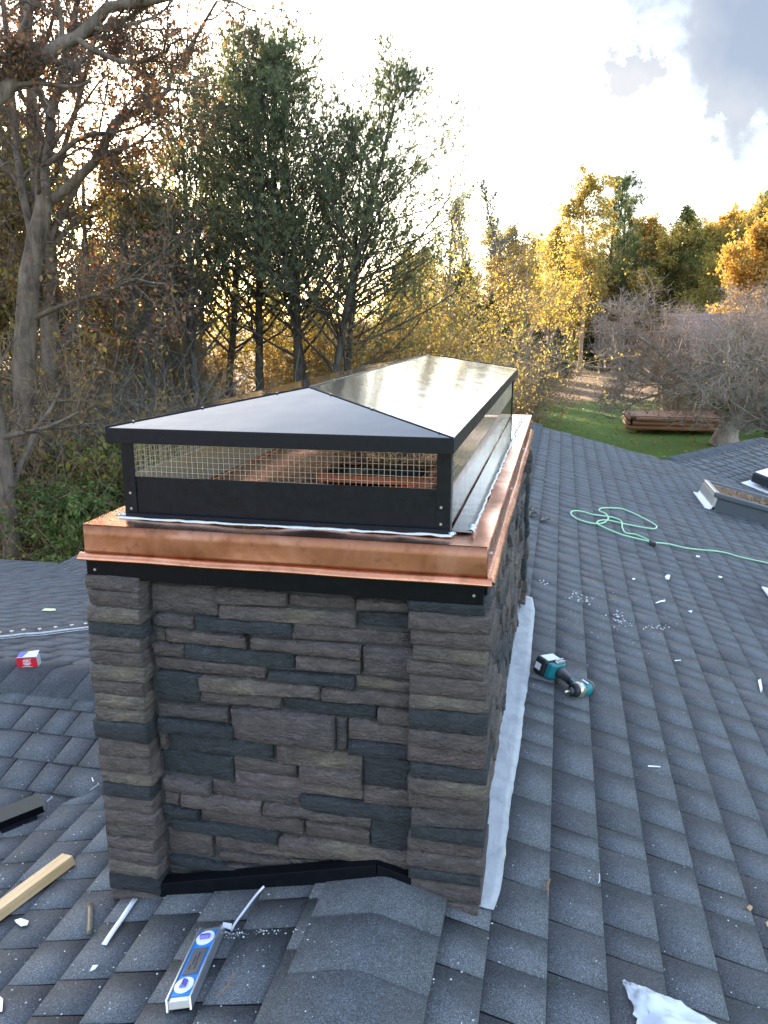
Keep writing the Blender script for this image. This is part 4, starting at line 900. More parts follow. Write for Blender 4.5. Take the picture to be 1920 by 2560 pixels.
def leaves(g, C, size, asp=.55, flat=0.):
    n = len(C); u = unit(g.normal(0, 1, (n, 3))*np.array([1, 1, 1-flat])); v = unit(np.cross(u, g.normal(0, 1, (n, 3)))); s = size*g.uniform(.6, 1.35, n)[:, None]
    V = np.stack([C-u*s, C+v*s*asp, C+u*s, C-v*s*asp], 1).reshape(-1, 3); return V, np.arange(n*4).reshape(n, 4)
def along(g, P, n, jit):
    N, K, _ = P.shape; t = g.uniform(.15, 1., (N, n))*(K-1); i = np.clip(t.astype(int), 0, K-2); w_ = (t-i)[..., None]; b = np.arange(N)[:, None]
    return (P[b, i]*(1-w_)+P[b, i+1]*w_).reshape(-1, 3)+g.normal(0, jit, (N*n, 3))
def mk(name, parts, mat, smooth=False):
    V, F = merge(parts); me = npmesh(name, V, F, smooth); me.materials.append(mat); return me
BK = dict(oak=mat_bark('oak_bark', (.040, .028, .020), (.200, .150, .115), 6), pine=mat_bark('pine_bark', (.028, .024, .022), (.105, .085, .07), 10), grey=mat_bark('grey_bark', (.07, .065, .058), (.235, .22, .195), 12),
          brown=mat_bark('brown_twigs', (.20, .125, .075), (.42, .285, .185), 10), orch=mat_bark('orchard_bark', (.15, .115, .095), (.40, .32, .27), 10))
LM = dict(
 yellow=mat_leaf('yellow_leaf', [(0, (.18, .155, .045)), (.4, (.34, .27, .075)), (.75, (.45, .36, .11)), (1, (.20, .22, .06))], .5),
 gold=mat_leaf('golden_leaf', [(0, (.25, .15, .05)), (.4, (.42, .27, .075)), (.8, (.52, .36, .10)), (1, (.33, .18, .06))], .45),
 rust=mat_leaf('rust_leaf', [(0, (.12, .055, .04)), (.5, (.25, .11, .07)), (.85, (.33, .18, .09)), (1, (.36, .25, .09))], .45),
 olive=mat_leaf('olive_leaf', [(0, (.05, .065, .02)), (.5, (.10, .12, .032)), (.85, (.18, .175, .045)), (1, (.30, .235, .05))], .45),
 green=mat_leaf('green_leaf', [(0, (.04, .07, .022)), (.5, (.085, .135, .038)), (.85, (.14, .20, .05)), (1, (.32, .32, .07))], .4),
 pine=mat_leaf('pine_needles', [(0, (.09, .115, .075)), (.5, (.155, .185, .115)), (1, (.27, .285, .16))], .55),
 farpine=mat_leaf('far_pine_needles', [(0, (.05, .08, .04)), (.5, (.085, .12, .055)), (1, (.15, .17, .07))], .35),
 cedar=mat_leaf('cedar_foliage', [(0, (.012, .024, .014)), (.6, (.026, .045, .022)), (1, (.055, .075, .03))], .2),
 mixed=mat_leaf('mixed_autumn_leaf', [(0, (.17, .10, .05)), (.35, (.30, .18, .075)), (.65, (.26, .22, .065)), (1, (.48, .34, .08))], .45),
 sparse=mat_leaf('sparse_leaf', [(0, (.12, .10, .03)), (.6, (.24, .20, .05)), (1, (.32, .24, .06))], .45))
def broad(seed, H, r0, n1=15, n2=7, n3=6, n4=4, t0=.28, spread=.36, leafn=0, leafsize=.09, leafjit=.10, ang=.85, lean=0., trop=.07, n4leaf=True, rtw=.010):
    g = np.random.default_rng(seed); T = march(g, np.zeros((1, 3)), np.array([[lean, 0, 1.]]), np.array([H*.92]), 12, .05, .055); TR = (r0*np.linspace(1, .12, 12)**.9)[None]; TR[:, 0] *= 1.35
    P1, R1 = level(g, T, TR, n1, t0, .99, lambda t: ang*(1.15-.55*t), .14, lambda t: spread*(1.12-.75*t), 7, trop, .13, .55, .03)
    P2, R2 = level(g, P1, R1, n2, .18, 1., .75, .2, lambda t: .52*(1.15-.5*t), 5, trop*.7, .16, .55, .016)
    P3, R3 = level(g, P2, R2, n3, .15, 1., .75, .22, .5, 4, .05, .18, .55, rtw)
    P4, R4 = level(g, P3, R3, n4, .15, 1., .7, .25, .55, 3, .03, .2, .6, rtw*.75)
    trunk = [tubes(T, TR, 9), tubes(P1, R1, 6), tubes(P2, R2, 4)]; tw = [tubes(P3, R3, 3), tubes(P4, R4, 3)]
    lv_ = leaves(g, np.concatenate([along(g, P4, leafn, leafjit), along(g, P3, max(leafn//2, 1), leafjit)]), leafsize) if leafn else None
    return trunk, tw, lv_
def pinet(seed, H, r0, t0=.3, n1=44, crown=.24, lean=0., tuft=.17):
    g = np.random.default_rng(seed); T = march(g, np.zeros((1, 3)), np.array([[lean, 0, 1.]]), np.array([H]), 14, .05, .03); TR = (r0*np.linspace(1, .06, 14)**.8)[None]
    P1, R1 = level(g, T, TR, n1, t0, .985, lambda t: 1.25-.5*t, .16, lambda t: crown*(1.02-t)**.62+.04, 7, .085, .09, .38, .016)
    P2, R2 = level(g, P1, R1, 7, .28, 1., .75, .2, lambda t: .36*(1.2-.5*t), 5, .11, .12, .55, .010, .35)
    P3, R3 = level(g, P2, R2, 4, .3, 1., .7, .2, .5, 3, .12, .12, .6, .007, .22)
    src = [(P2, 2), (P3, 2)]; C, D = [], []
    for P, n in src:
        N, K, _ = P.shape; t = np.concatenate([np.full((N, 1), .97), g.uniform(.45, .95, (N, n))], 1)*(K-1); i = np.clip(t.astype(int), 0, K-2); w_ = (t-i)[..., None]; b = np.arange(N)[:, None]
        C.append((P[b, i]*(1-w_)+P[b, i+1]*w_).reshape(-1, 3)); D.append(unit(P[b, i+1]-P[b, i]).reshape(-1, 3))
    tt = np.linspace(.93, 1, 8)*13; i = np.clip(tt.astype(int), 0, 12); C.append(T[0, i]+(T[0, i+1]-T[0, i])*(tt-i)[:, None]); D.append(np.tile([[0, 0, 1.]], (8, 1)))
    C = np.concatenate(C); D = np.concatenate(D); nn = 10; C = np.repeat(C, nn, 0); D = np.repeat(D, nn, 0); n = len(C)
    d = unit(D*.8+np.array([0, 0, .35])+g.normal(0, .6, (n, 3))); L = tuft*g.uniform(.6, 1.2, n)[:, None]; sd_ = unit(np.cross(d, g.normal(0, 1, (n, 3))))*.0105
    V = np.stack([C-sd_, C+sd_, C+d*L], 1).reshape(-1, 3); F = np.arange(n*3).reshape(n, 3)
    return [tubes(T, TR, 8), tubes(P1, R1, 5)], [tubes(P2, R2, 3), tubes(P3, R3, 3)], (V, F)
def cedart(seed, H, rad):
    g = np.random.default_rng(seed); n = 9000; t = g.beta(1.15, 1.6, n); r = rad*(1-t)**.75*np.sqrt(g.uniform(.25, 1, n))*(1+.28*np.sin(g.uniform(0, 6.28, n)*3+t*30)); a = g.uniform(0, 6.28, n)
    C = np.stack([r*np.cos(a), r*np.sin(a), .15*H*.3+t*H], 1); V, F = leaves(g, C, .13, .3)
    T = march(g, np.zeros((1, 3)), np.array([[0, 0, 1.]]), np.array([H*.97]), 8, .05, .03); TR = (.13*np.linspace(1, .1, 8))[None]
    P1, R1 = level(g, T, TR, 30, .05, .95, 1.1, .2, lambda t: .3*(1.02-t), 4, .12, .1, .4, .012)
    return [tubes(T, TR, 7), tubes(P1, R1, 4)], None, (V, F)
def shrubt(seed, H, W_, leafn=6, leafsize=.07, stems=16):
    g = np.random.default_rng(seed); a = g.uniform(0, 6.28, stems); d = np.stack([np.cos(a)*.6*W_/H, np.sin(a)*.6*W_/H, np.ones(stems)], 1)
    T = march(g, g.normal(0, .12*W_, (stems, 3))*np.array([1, 1, 0]), d, H*g.uniform(.6, 1.05, stems), 6, .02, .16); TR = np.linspace(.022, .008, 6)[None].repeat(stems, 0)
    P2, R2 = level(g, T, TR, 7, .2, 1., .8, .2, .45, 4, .05, .2, .6, .008); P3, R3 = level(g, P2, R2, 5, .2, 1., .8, .2, .5, 3, .02, .2, .7, .006)
    lv_ = leaves(g, np.concatenate([along(g, P3, leafn, .06), along(g, P2, leafn, .06)]), leafsize, .5) if leafn else None
    return [tubes(T, TR, 4)], [tubes(P2, R2, 3), tubes(P3, R3, 3)], lv_
PROTO = {}
def proto(key, gen, bark, leaf=None):
    tr, tw, lv_ = gen; p = dict(trunk=mk(key+'_trunk', tr, BK[bark], True))
    parts = (tw or [])
    if leaf is not None and lv_ is not None:
        p['twigs'] = mk(key+'_twigs', parts, BK[bark]) if parts else None; p['crown'] = mk(key+'_crown', [lv_], LM[leaf])
    else: p['crown'] = mk(key+'_crown', parts, BK[bark]); p['twigs'] = None
    PROTO[key] = p
proto('bare_a', broad(1, 15, .17, 14, 7, 6, 4, .35, .33), 'brown'); proto('bare_b', broad(2, 16, .2, 15, 7, 6, 5, .3, .30, ang=.65, trop=.12), 'grey')
proto('bare_far', broad(2, 16, .24, 15, 7, 6, 5, .3, .32, ang=.65, trop=.12, rtw=.026), 'grey')
proto('bare_c', broad(3, 12, .12, 16, 8, 6, 5, .15, .36), 'brown')
proto('thin_leaf', broad(4, 14, .11, 13, 7, 5, 4, .25, .26, 2, .075), 'brown', 'mixed')
proto('yellow_a', broad(5, 16, .2, 16, 8, 6, 4, .22, .34, 4, .10), 'brown', 'yellow'); proto('yellow_b', broad(6, 13, .18, 15, 8, 6, 4, .15, .42, 5, .10, .14), 'oak', 'yellow')
proto('gold_a', broad(7, 15, .25, 18, 9, 7, 4, .15, .40, 9, .13, .2), 'oak', 'gold'); proto('olive_a', broad(8, 13, .16, 16, 8, 6, 4, .12, .34, 5, .09, .12), 'brown', 'olive')
proto('rust_a', broad(9, 16, .22, 15, 7, 6, 4, .3, .36, 1, .08, .08), 'oak', 'rust')
proto('pine_a', pinet(12, 15, .2, .36, 58, .36), 'pine', 'pine'); proto('pine_b', pinet(13, 15, .22, .40, 58, .42), 'pine', 'pine'); proto('pine_c', pinet(14, 13, .17, .34, 56, .42, 0., .16), 'pine', 'pine')
proto('farpine', pinet(15, 20, .3, .3, 40, .24, 0, .5), 'pine', 'farpine')
proto('cedar', cedart(16, 8, 2.0), 'brown', 'cedar'); proto('cedar_b', cedart(17, 6.5, 2.2), 'brown', 'cedar')
proto('shrub_green', shrubt(18, 2.6, 2.6, 8, .075), 'brown', 'green'); proto('shrub_yellow', shrubt(19, 4.5, 3.5, 18, .030, 26), 'brown', 'yellow'); proto('shrub_bare', shrubt(20, 4.0, 4.0, 0, .08, 26), 'grey')
proto('shrub_brown', shrubt(22, 3.6, 3.6, 2, .07, 24), 'brown', 'mixed')
def tree(name, key, pos, s, label, cat='tree', group=None, rz=None, tilt=(0, 0), leaf=None, sz=None, rng=rnd):
    p = PROTO[key]; e = empty(name, (pos[0], pos[1], float(ground_z(pos[0], pos[1]))-.05)); e.rotation_euler = (tilt[0], tilt[1], rng.uniform(0, 6.28) if rz is None else rz)
    e.scale = (s, s, s*(sz or 1))
    tag(e, label, cat, group)
    t = link('trunk', p['trunk'], e); c = link('crown', p['crown'], e)
    if leaf: c.material_slots[0].link = 'OBJECT'; c.material_slots[0].material = LM[leaf]
    if p['twigs']: link('twigs', p['twigs'], t)
    return e

# ---- hero oak with hand-set limbs, 22 m away
def limb(pts, d):   # pixel, pixel, extra depth
    out = []
    for px, py, dd in pts:
        v = ray(px, py); h = np.linalg.norm(v[:2]); out.append(CAM+v/h*(d+dd))
    P = np.array(out); K = 14; n = len(P); t = np.linspace(0, n-1, K); i = np.clip(t.astype(int), 0, n-2); w_ = (t-i)[:, None]
    return P[i]*(1-w_)+P[i+1]*w_
def handtree(name, label, limbs, d, bark, leafmat, leafn, seed, n=(9, 7, 5, 4), leafsize=.075, rtw=.009, lens=(.42, .5, .55, .6)):
    g = np.random.default_rng(seed); Ps = np.array([limb(l[0], d) for l in limbs]); Ps = Ps+g.normal(0, .025, Ps.shape)*np.linspace(0, 1, 14)[None, :, None]; RR = np.array([np.linspace(l[1], l[2], 14) for l in limbs])
    base = Ps[0, 0].copy(); Ps[:] -= base
    use = [i for i, l in enumerate(limbs) if l[3]]
    P1, R1 = level(g, Ps[use], RR[use], n[0], .12, 1., .85, .25, lambda t: lens[0]*(1.1-.5*t), 7, .05, .17, .45, .022)
    P2, R2 = level(g, P1, R1, n[1], .15, 1., .8, .25, lens[1], 5, .05, .2, .55, .014); P3, R3 = level(g, P2, R2, n[2], .15, 1., .8, .25, lens[2], 4, .04, .22, .6, rtw); P4, R4 = level(g, P3, R3, n[3], .2, 1., .75, .25, lens[3], 3, .02, .22, .7, rtw*.8)
    e = empty(name, tuple(base)); tag(e, label, 'tree')
    t = link('trunk', mk('trunk', [tubes(Ps, RR, 9), tubes(P1, R1, 6), tubes(P2, R2, 4)], BK[bark], True), e)
    tw = link('twigs', mk('twigs', [tubes(P3, R3, 3), tubes(P4, R4, 3)], BK[bark]), t)
    tw['kind'] = 'stuff'
    if leafn: link('crown', mk('crown', [leaves(g, along(g, P4, leafn, .06)[::2] if leafmat == 'rust' else along(g, P4, leafn, .06), leafsize)], LM[leafmat]), e)
    else: tw.name = 'crown'; tw.parent = e
    return e
handtree('oak_tree', 'big rough-barked oak at the left with a crooked limb and few rust leaves',
  [([(70,1345,0),(68,1150,0),(62,900,0),(72,700,0),(100,560,0),(115,470,0)], .33, .19, 0),
   ([(112,520,0),(127,501,0),(174,463,-.2),(247,397,-.4),(266,355,-.6),(270,328,-.6),(293,297,-.7),(359,274,-.8),(409,239,-1),(428,193,-1),(455,147,-1.2),(501,77,-1.4),(545,5,-1.6)], .13, .025, 1),
   ([(113,480,0),(108,420,.3),(128,330,.5),(125,270,.8),(100,245,1),(80,120,1.4),(70,-60,1.8)], .15, .06, 1),
   ([(125,290,.4),(145,230,.2),(160,140,0),(180,60,-.3),(210,-60,-.6)], .12, .05, 1),
   ([(90,620,0),(50,450,.4),(38,300,.8),(20,120,1.2),(0,-80,1.5)], .12, .06, 1),
   ([(120,410,0),(190,350,-.6),(230,335,-1),(300,330,-1.4),(390,300,-2)], .07, .02, 1),
   ([(75,800,0),(160,760,-.8),(260,730,-1.6),(330,700,-2.4),(460,715,-3)], .07, .012, 1),
   ([(75,1010,0),(130,1000,-1),(200,1002,-1.8),(285,1012,-2.6)], .035, .008, 0)], 22, 'oak', 'rust', 1, 31, n=(8, 7, 5, 4), leafsize=.065)
handtree('oak_tree', 'straight grey trunk standing right behind the rough-barked oak',
  [([(135,1260,0),(130,1000,0),(125,800,0),(115,650,0),(105,560,.2),(95,450,.4),(80,300,.6),(70,150,.8),(60,0,1),(55,-150,1.2)], .30, .08, 1),
   ([(128,900,0),(105,780,0),(60,690,-.4),(20,600,-.8),(-60,520,-1)], .10, .04, 1), ([(112,640,0),(180,560,.6),(260,500,1),(300,430,1.4)], .08, .02, 1)], 24.5, 'oak', 'mixed', 1, 32, n=(12, 6, 5, 4))
handtree('oak_tree', 'oak outside the left edge whose thick sunlit limb crosses the top corner',
  [([(-330,1420,0),(-300,1000,0),(-250,600,0),(-140,390,0)], .42, .26, 0),
   ([(-150,410,0),(-60,290,0),(0,239,0),(58,181,0),(154,112,0),(200,89,0),(262,27,0),(300,12,0),(400,-4,0),(520,-60,0)], .155, .07, 1),
   ([(185,92,0),(250,75,.3),(330,40,.6),(420,-30,.9)], .08, .03, 1), ([(190,95,0),(230,125,-.2),(290,150,-.4),(340,158,-.6),(400,140,-.8),(460,95,-1)], .06, .015, 1),
   ([(-40,275,0),(30,140,.3),(60,60,.6),(80,-60,1)], .08, .04, 1), ([(-20,140,0),(30,138,-.2),(75,132,-.4)], .05, .02, 1)], 17, 'oak', 'rust', 1, 33, n=(8, 6, 5, 4), leafsize=.055, lens=(.34, .5, .55, .6))
handtree('ash_tree', 'leaning pale trunk at the far left edge in the undergrowth', [([(35,1390,0),(20,1250,0),(5,1120,0),(-15,980,0),(-60,760,.5),(-90,400,1)], .22, .10, 1)], 19, 'oak', 'mixed', 1, 34, n=(6, 4, 4, 3), leafsize=.035)
# ---- named trees
def T(name, key, px, d, toppy, label, tilt=(0, 0), **k):
    p = at(px, d); H = {'bare_a': 15, 'bare_b': 16, 'bare_far': 16, 'bare_c': 12, 'thin_leaf': 14, 'yellow_a': 16, 'yellow_b': 13, 'gold_a': 15, 'olive_a': 13, 'rust_a': 16, 'pine_a': 15, 'pine_b': 15, 'pine_c': 13, 'farpine': 20, 'cedar': 8.6, 'cedar_b': 7, 'shrub_green': 2.7, 'shrub_yellow': 4.6, 'shrub_bare': 4.1, 'shrub_brown': 3.7}[key]
    v = ray(px, toppy); top = CAM[2]+v[2]/np.linalg.norm(v[:2])*d; s = (top-GZ)/H
    return tree(name, key, p, s, label, tilt=tilt, **k)
T('pine_tree', 'pine_a', 500, 25.5, 190, 'white pine with dark trunk left of the pine clump', rz=.4)
T('pine_tree', 'pine_b', 742, 26, 150, 'tallest white pine in the middle of the clump', rz=2.0)
T('pine_tree', 'pine_a', 655, 28, 170, 'slim white pine behind the tallest one', rz=4.2)
T('pine_tree', 'pine_c', 775, 27, 160, 'white pine with forked top right of the tallest one', rz=1.1)
T('pine_tree', 'pine_b', 790, 25, 205, 'white pine leaning right at the edge of the clump', tilt=(R_(-2), R_(5)), rz=0)
T('pine_tree', 'pine_c', 835, 26, 360, 'short white pine leaning far right with feathery tips', tilt=(0, R_(9)), rz=0)
T('pine_tree', 'pine_c', 590, 30, 240, 'white pine with thin crown between the two left pines', rz=5)
T('bare_tree', 'bare_far', 1262, 66, 425, 'tall leafless tree with fine grey crown above the chimney cap', rz=.3)
T('bare_tree', 'bare_far', 1120, 56, 470, 'thin leafless tree right of the pine clump', rz=2.2); T('bare_tree', 'bare_far', 1190, 64, 490, 'leafless sapling left of the tall grey bare tree', rz=1.)
T('yellow_tree', 'yellow_a', 1428, 84, 442, 'tall golden tree with pointed top left of the far pine', rz=1.2)
T('yellow_tree', 'yellow_b', 1325, 72, 570, 'broad yellow tree overhanging the lawn edge', rz=2.)
T('yellow_tree', 'yellow_b', 1590, 92, 580, 'yellow tree with dark forked stems at the lawn edge', rz=4.)
T('yellow_tree', 'gold_a', 1690, 96, 590, 'rounded yellow tree behind the bare orchard tree', rz=3., leaf='yellow')
T('yellow_tree', 'yellow_a', 1510, 94, 590, 'yellow tree right of the tall golden tree', rz=5.)
T('oak_tree', 'gold_a', 1858, 62, 560, 'large orange yellow oak at the right edge', rz=.7)
T('oak_tree', 'gold_a', 1960, 66, 520, 'orange oak crown cut off by the right edge', rz=2.7)
T('yellow_tree', 'yellow_b', 1765, 88, 640, 'low yellow tree left of the orange oak', rz=3.); T('yellow_tree', 'yellow_b', 1400, 90, 620, 'yellow tree under the tall golden one', rz=.9); T('yellow_tree', 'yellow_a', 1350, 92, 560, 'thin yellow tree right of the tall bare one', rz=2.9)
T('olive_tree', 'olive_a', 1640, 92, 535, 'round green crown rising over the yellow trees', rz=1, leaf='olive', sz=1)
T('oak_tree', 'rust_a', 1712, 100, 540, 'rust orange crown next to the round green one', rz=2, leaf='gold')
T('pine_tree', 'farpine', 1525, 95, 462, 'lone grey green pine standing above the far yellow trees', rz=1)
T('pine_tree', 'farpine', 1892, 98, 446, 'tall far pine near the right edge', rz=2); T('pine_tree', 'farpine', 1842, 105, 500, 'shorter far pine left of the tall right one', rz=3)
T('pine_tree', 'farpine', 1482, 90, 470, 'pale pine half hidden behind the tall golden tree', rz=5)
T('cedar_tree', 'cedar', 1150, 46, 640, 'dark conical cedar behind the chimney cap', rz=1, sz=1)
T('cedar_tree', 'cedar_b', 1215, 48, 720, 'lower dark cedar right of the conical one', rz=3)
T('cedar_tree', 'cedar_b', 1375, 78, 815, 'dark evergreen at the left corner of the lawn', rz=2); T('cedar_tree', 'cedar_b', 1325, 74, 800, 'dark evergreen overlapping the end of the cap', rz=5)
T('cedar_tree', 'cedar', 1545, 94, 775, 'dark evergreen at the back edge of the lawn', rz=4); T('cedar_tree', 'cedar', 1450, 97, 800, 'small dark evergreen under the golden tree', rz=.5)
T('cedar_tree', 'cedar_b', 1015, 34, 600, 'green juniper bough right of the pine clump', rz=.5, leaf='pine')
T('shrub_tree', 'shrub_yellow', 985, 30, 640, 'bright yellow shrub below the right pines', rz=1); T('shrub_tree', 'shrub_yellow', 940, 28, 770, 'orange yellow shrub just above the cap ridge', rz=4, leaf='gold')
T('shrub_tree', 'shrub_yellow', 1040, 32, 720, 'yellow shrub left of the dark cedar', rz=2.)
T('yellow_tree', 'yellow_b', 540, 34, 480, 'backlit yellow tree between oak and pines', rz=2); T('yellow_tree', 'yellow_b', 400, 34, 500, 'backlit yellow green tree behind the oak', rz=4)
T('yellow_tree', 'thin_leaf', 505, 33, 330, 'slender tree with thin yellow leaves left of the pines', rz=2, leaf='yellow'); T('yellow_tree', 'yellow_a', 690, 40, 540, 'yellow foliage low behind the pine trunks', rz=2)
T('birch_tree', 'bare_b', 432, 27, 500, 'pale slim trunk standing in the woods near the cap corner', rz=1.7, sz=1); T('birch_tree', 'bare_b', 456, 28, 520, 'second pale slim trunk right beside the first', rz=3.3)
T('leafy_tree', 'thin_leaf', 300, 29, 300, 'rust leaved tree behind the crooked limb', rz=2.5, leaf='rust'); T('leafy_tree', 'rust_a', 200, 36, 260, 'red brown oak crown behind the rough-barked oak', rz=.5)
T('leafy_tree', 'thin_leaf', 370, 31, 300, 'thin brown leaved tree right of the crooked limb', rz=1.5); T('leafy_tree', 'olive_a', 250, 40, 600, 'dark olive tree deep in the left woods', rz=3)
# ---- the woods: many more stems, each its own tree
frng = random.Random(42); g1 = 'trees filling the woods behind the chimney'
lab = {'bare_a': 'leafless brown tree among the stems of the woods', 'bare_c': 'low twiggy leafless tree in the woods', 'thin_leaf': 'slender tree with scattered autumn leaves in the woods', 'olive_a': 'olive green tree deep in the woods', 'yellow_a': 'yellow leaved tree deep in the woods', 'rust_a': 'rust leaved tree deep in the woods', 'bare_b': 'grey leafless tree in the woods', 'pine_b': 'dark pine deep in the woods'}
def visible_slot(px): return True
for i in range(54):
    px = frng.uniform(-420, 1010); d = frng.uniform(28, 50); key = frng.choice(('bare_a', 'bare_a', 'bare_b', 'bare_c', 'thin_leaf', 'thin_leaf', 'yellow_a', 'rust_a'))
    s = frng.uniform(.8, 1.1)
    if px > 470:
        s *= .42; key = frng.choice(('bare_c', 'bare_c', 'yellow_a', 'thin_leaf'))
    elif px > 170: s *= .5
    else: s *= .85
    tree('woodland_tree', key, at(px, d), s, lab[key], 'tree', g1+': '+key.split('_')[0]+(' c' if key == 'bare_c' else ''), rng=frng)
for i in range(4):  # extra olive trees added across the sun's path to shade the roof
    px = frng.uniform(-110, 130); d = frng.uniform(30, 42); tree('woodland_tree', 'olive_a', at(px, d), frng.uniform(1.0, 1.3), lab['olive_a'], 'tree', g1+': olive', rng=frng)
for i in range(22):
    px = frng.uniform(1000, 1300); d = frng.uniform(55, 80); key = frng.choice(('bare_c', 'bare_a', 'thin_leaf', 'olive_a'))
    tree('woodland_tree', key, at(px, d), frng.uniform(.55, .8), lab[key], 'tree', g1+': '+key.split('_')[0]+(' c' if key == 'bare_c' else ''), rng=frng)
for i in range(46):
    px = frng.uniform(1290, 2100); d = frng.uniform(97, 106); key = frng.choice(('yellow_a', 'yellow_b', 'olive_a', 'gold_a', 'thin_leaf', 'olive_a'))
    tree('far_tree', key, at(px, d), frng.uniform(.9, 1.15), 'autumn tree in the far tree line beyond the lawn', 'tree', 'far tree line beyond the lawn', rng=frng)
# ---- shrubs of the understorey
g2 = 'leafy green shrubs under the left woods'
for i in range(15):
    px = frng.uniform(-40, 420); d = frng.uniform(18.5, 25); 
    if px < 120 and d < 21: d += 3
    tree('green_shrub', 'shrub_green', at(px, d), frng.uniform(.7, 1.15), 'green leafy shrub under the trees at the left roof edge', 'shrub', g2, rng=frng, leaf=('olive' if i % 2 else None))
g3 = 'leafless brown shrubs in the woods'
for i in range(46):
    px = frng.uniform(-60, 1330); d = frng.uniform(22, 34) if px < 900 else frng.uniform(36, 52)
    tree('brown_shrub', frng.choice(('shrub_brown', 'shrub_bare', 'shrub_brown')), at(px, d), frng.uniform(.8, 1.4), 'leafless brown shrub tangled among the tree trunks', 'shrub', g3, rng=frng)
for i in range(16):
    px = frng.uniform(1400, 1700); d = frng.uniform(95, 104)
    tree('edge_shrub', frng.choice(('shrub_brown', 'shrub_green')), at(px, d), frng.uniform(.9, 1.5), 'low dark shrub along the back edge of the lawn', 'shrub', 'shrubs along the back edge of the lawn', rng=frng)
# ---- brambles and seedlings between the stems
g = np.random.default_rng(77); n = 7500; px = g.uniform(-120, 1280, n); d = np.where(px < 900, g.uniform(19.5, 36, n), g.uniform(40, 62, n)); base = np.array([tuple(at(a, b)) for a, b in zip(px, d)]); base[:, 2] = ground_z(base[:, 0], base[:, 1])
dr_ = np.stack([g.normal(0, .6, n), g.normal(0, .6, n), np.abs(g.normal(.9, .4, n))], 1); P = march(g, base, dr_, g.uniform(1., 4.2, n), 6, -.05, .2); V, F = tubes(P, np.maximum(.011*np.linspace(1, .4, 6), .005)[None].repeat(n, 0), 3)
parts = [(V, F)]; P2, R2 = level(g, P, np.full((n, 6), .007), 3, .3, 1., .8, .3, .35, 3, 0., .2, .8, .005); parts.append(tubes(P2, R2, 3))
o = link('brambles', mk('brambles', parts, BK['brown'])); tag(o, 'tangle of brown brambles and saplings on the woodland floor', 'brambles', kind='stuff')
C = along(g, P2, 3, .14); o = link('bramble_leaves', mk('bramble_leaves', [leaves(g, C[g.random(len(C)) < .85], .05)], LM['mixed'])); tag(o, 'scattered autumn leaves on the brambles', 'leaves', kind='stuff')
# fallen leaves over lawn and woodland floor
n = 9000; px = g.uniform(-100, 1950, n); d = np.where(px > 1280, g.uniform(33, 95, n), g.uniform(18, 45, n)); C = np.array([tuple(at(a, b)) for a, b in zip(px, d)]); C[:, 2] = ground_z(C[:, 0], C[:, 1])+.03
V, F = leaves(g, C, .07, .6, .9); o = link('fallen_leaves', mk('fallen_leaves', [(V, F)], LM['mixed'])); tag(o, 'fallen leaves scattered over lawn and woodland floor', 'leaves', kind='stuff')

# ---- bare orchard tree on the lawn
g = np.random.default_rng(55); tb = at(1795, 41.5); nl = 9
T0 = march(g, np.zeros((1, 3)), np.array([[.02, 0, 1.]]), np.array([1.9]), 6, .02, .05); TR0 = np.array([[.72, .56, .50, .47, .46, .42]])
a = np.linspace(0, 6.28, nl, endpoint=False)+g.normal(0, .2, nl); d0 = np.stack([np.cos(a)*.95, np.sin(a)*.95, g.uniform(.3, .95, nl)], 1)
L0 = march(g, np.tile(T0[0, -1:]-np.array([[0, 0, .35]]), (nl, 1)), d0, g.uniform(5.0, 7.0, nl), 9, .035, .13); R0 = np.linspace(.26, .05, 9)[None].repeat(nl, 0)
P1, R1 = level(g, L0, R0, 10, .22, 1., .85, .25, lambda t: .50*(1.15-.5*t), 6, .06, .2, .45, .03); P2, R2 = level(g, P1, R1, 9, .15, 1., .8, .3, .5, 5, .05, .22, .5, .02)
P3, R3 = level(g, P2, R2, 8, .15, 1., .8, .3, .55, 4, .03, .25, .6, .0125, .35); P4, R4 = level(g, P3, R3, 4, .2, 1., .75, .3, .6, 3, .0, .25, .7, .009, .3)
for P in (P1, P2, P3, P4): P[..., 2] = np.where(P[..., 2] > 4.6, 5.6+(P[..., 2]-5.6)*.8, np.maximum(P[..., 2], 1.0+.25*np.abs(np.sin(P[..., 0]*3))))
ot = empty('orchard_tree', tuple(tb)); tag(ot, 'wide grey twiggy bare tree standing on the lawn at the right', 'tree')
tk = link('trunk', mk('trunk', [tubes(T0, TR0, 12), tubes(L0, R0, 8), tubes(P1, R1, 5)], BK['orch'], True), ot)
link('crown', mk('crown', [tubes(P2, R2, 4), tubes(P3, R3, 3), tubes(P4, R4, 3)], BK['orch']), ot)
C = along(g, P4, 1, .1); side = C[:, 0] < -1.5; C = C[(g.random(len(C)) < .22) & side & (C[:, 2] < 4.5)]
link('leaves', mk('leaves', [leaves(g, C, .065)], LM['sparse']), ot)

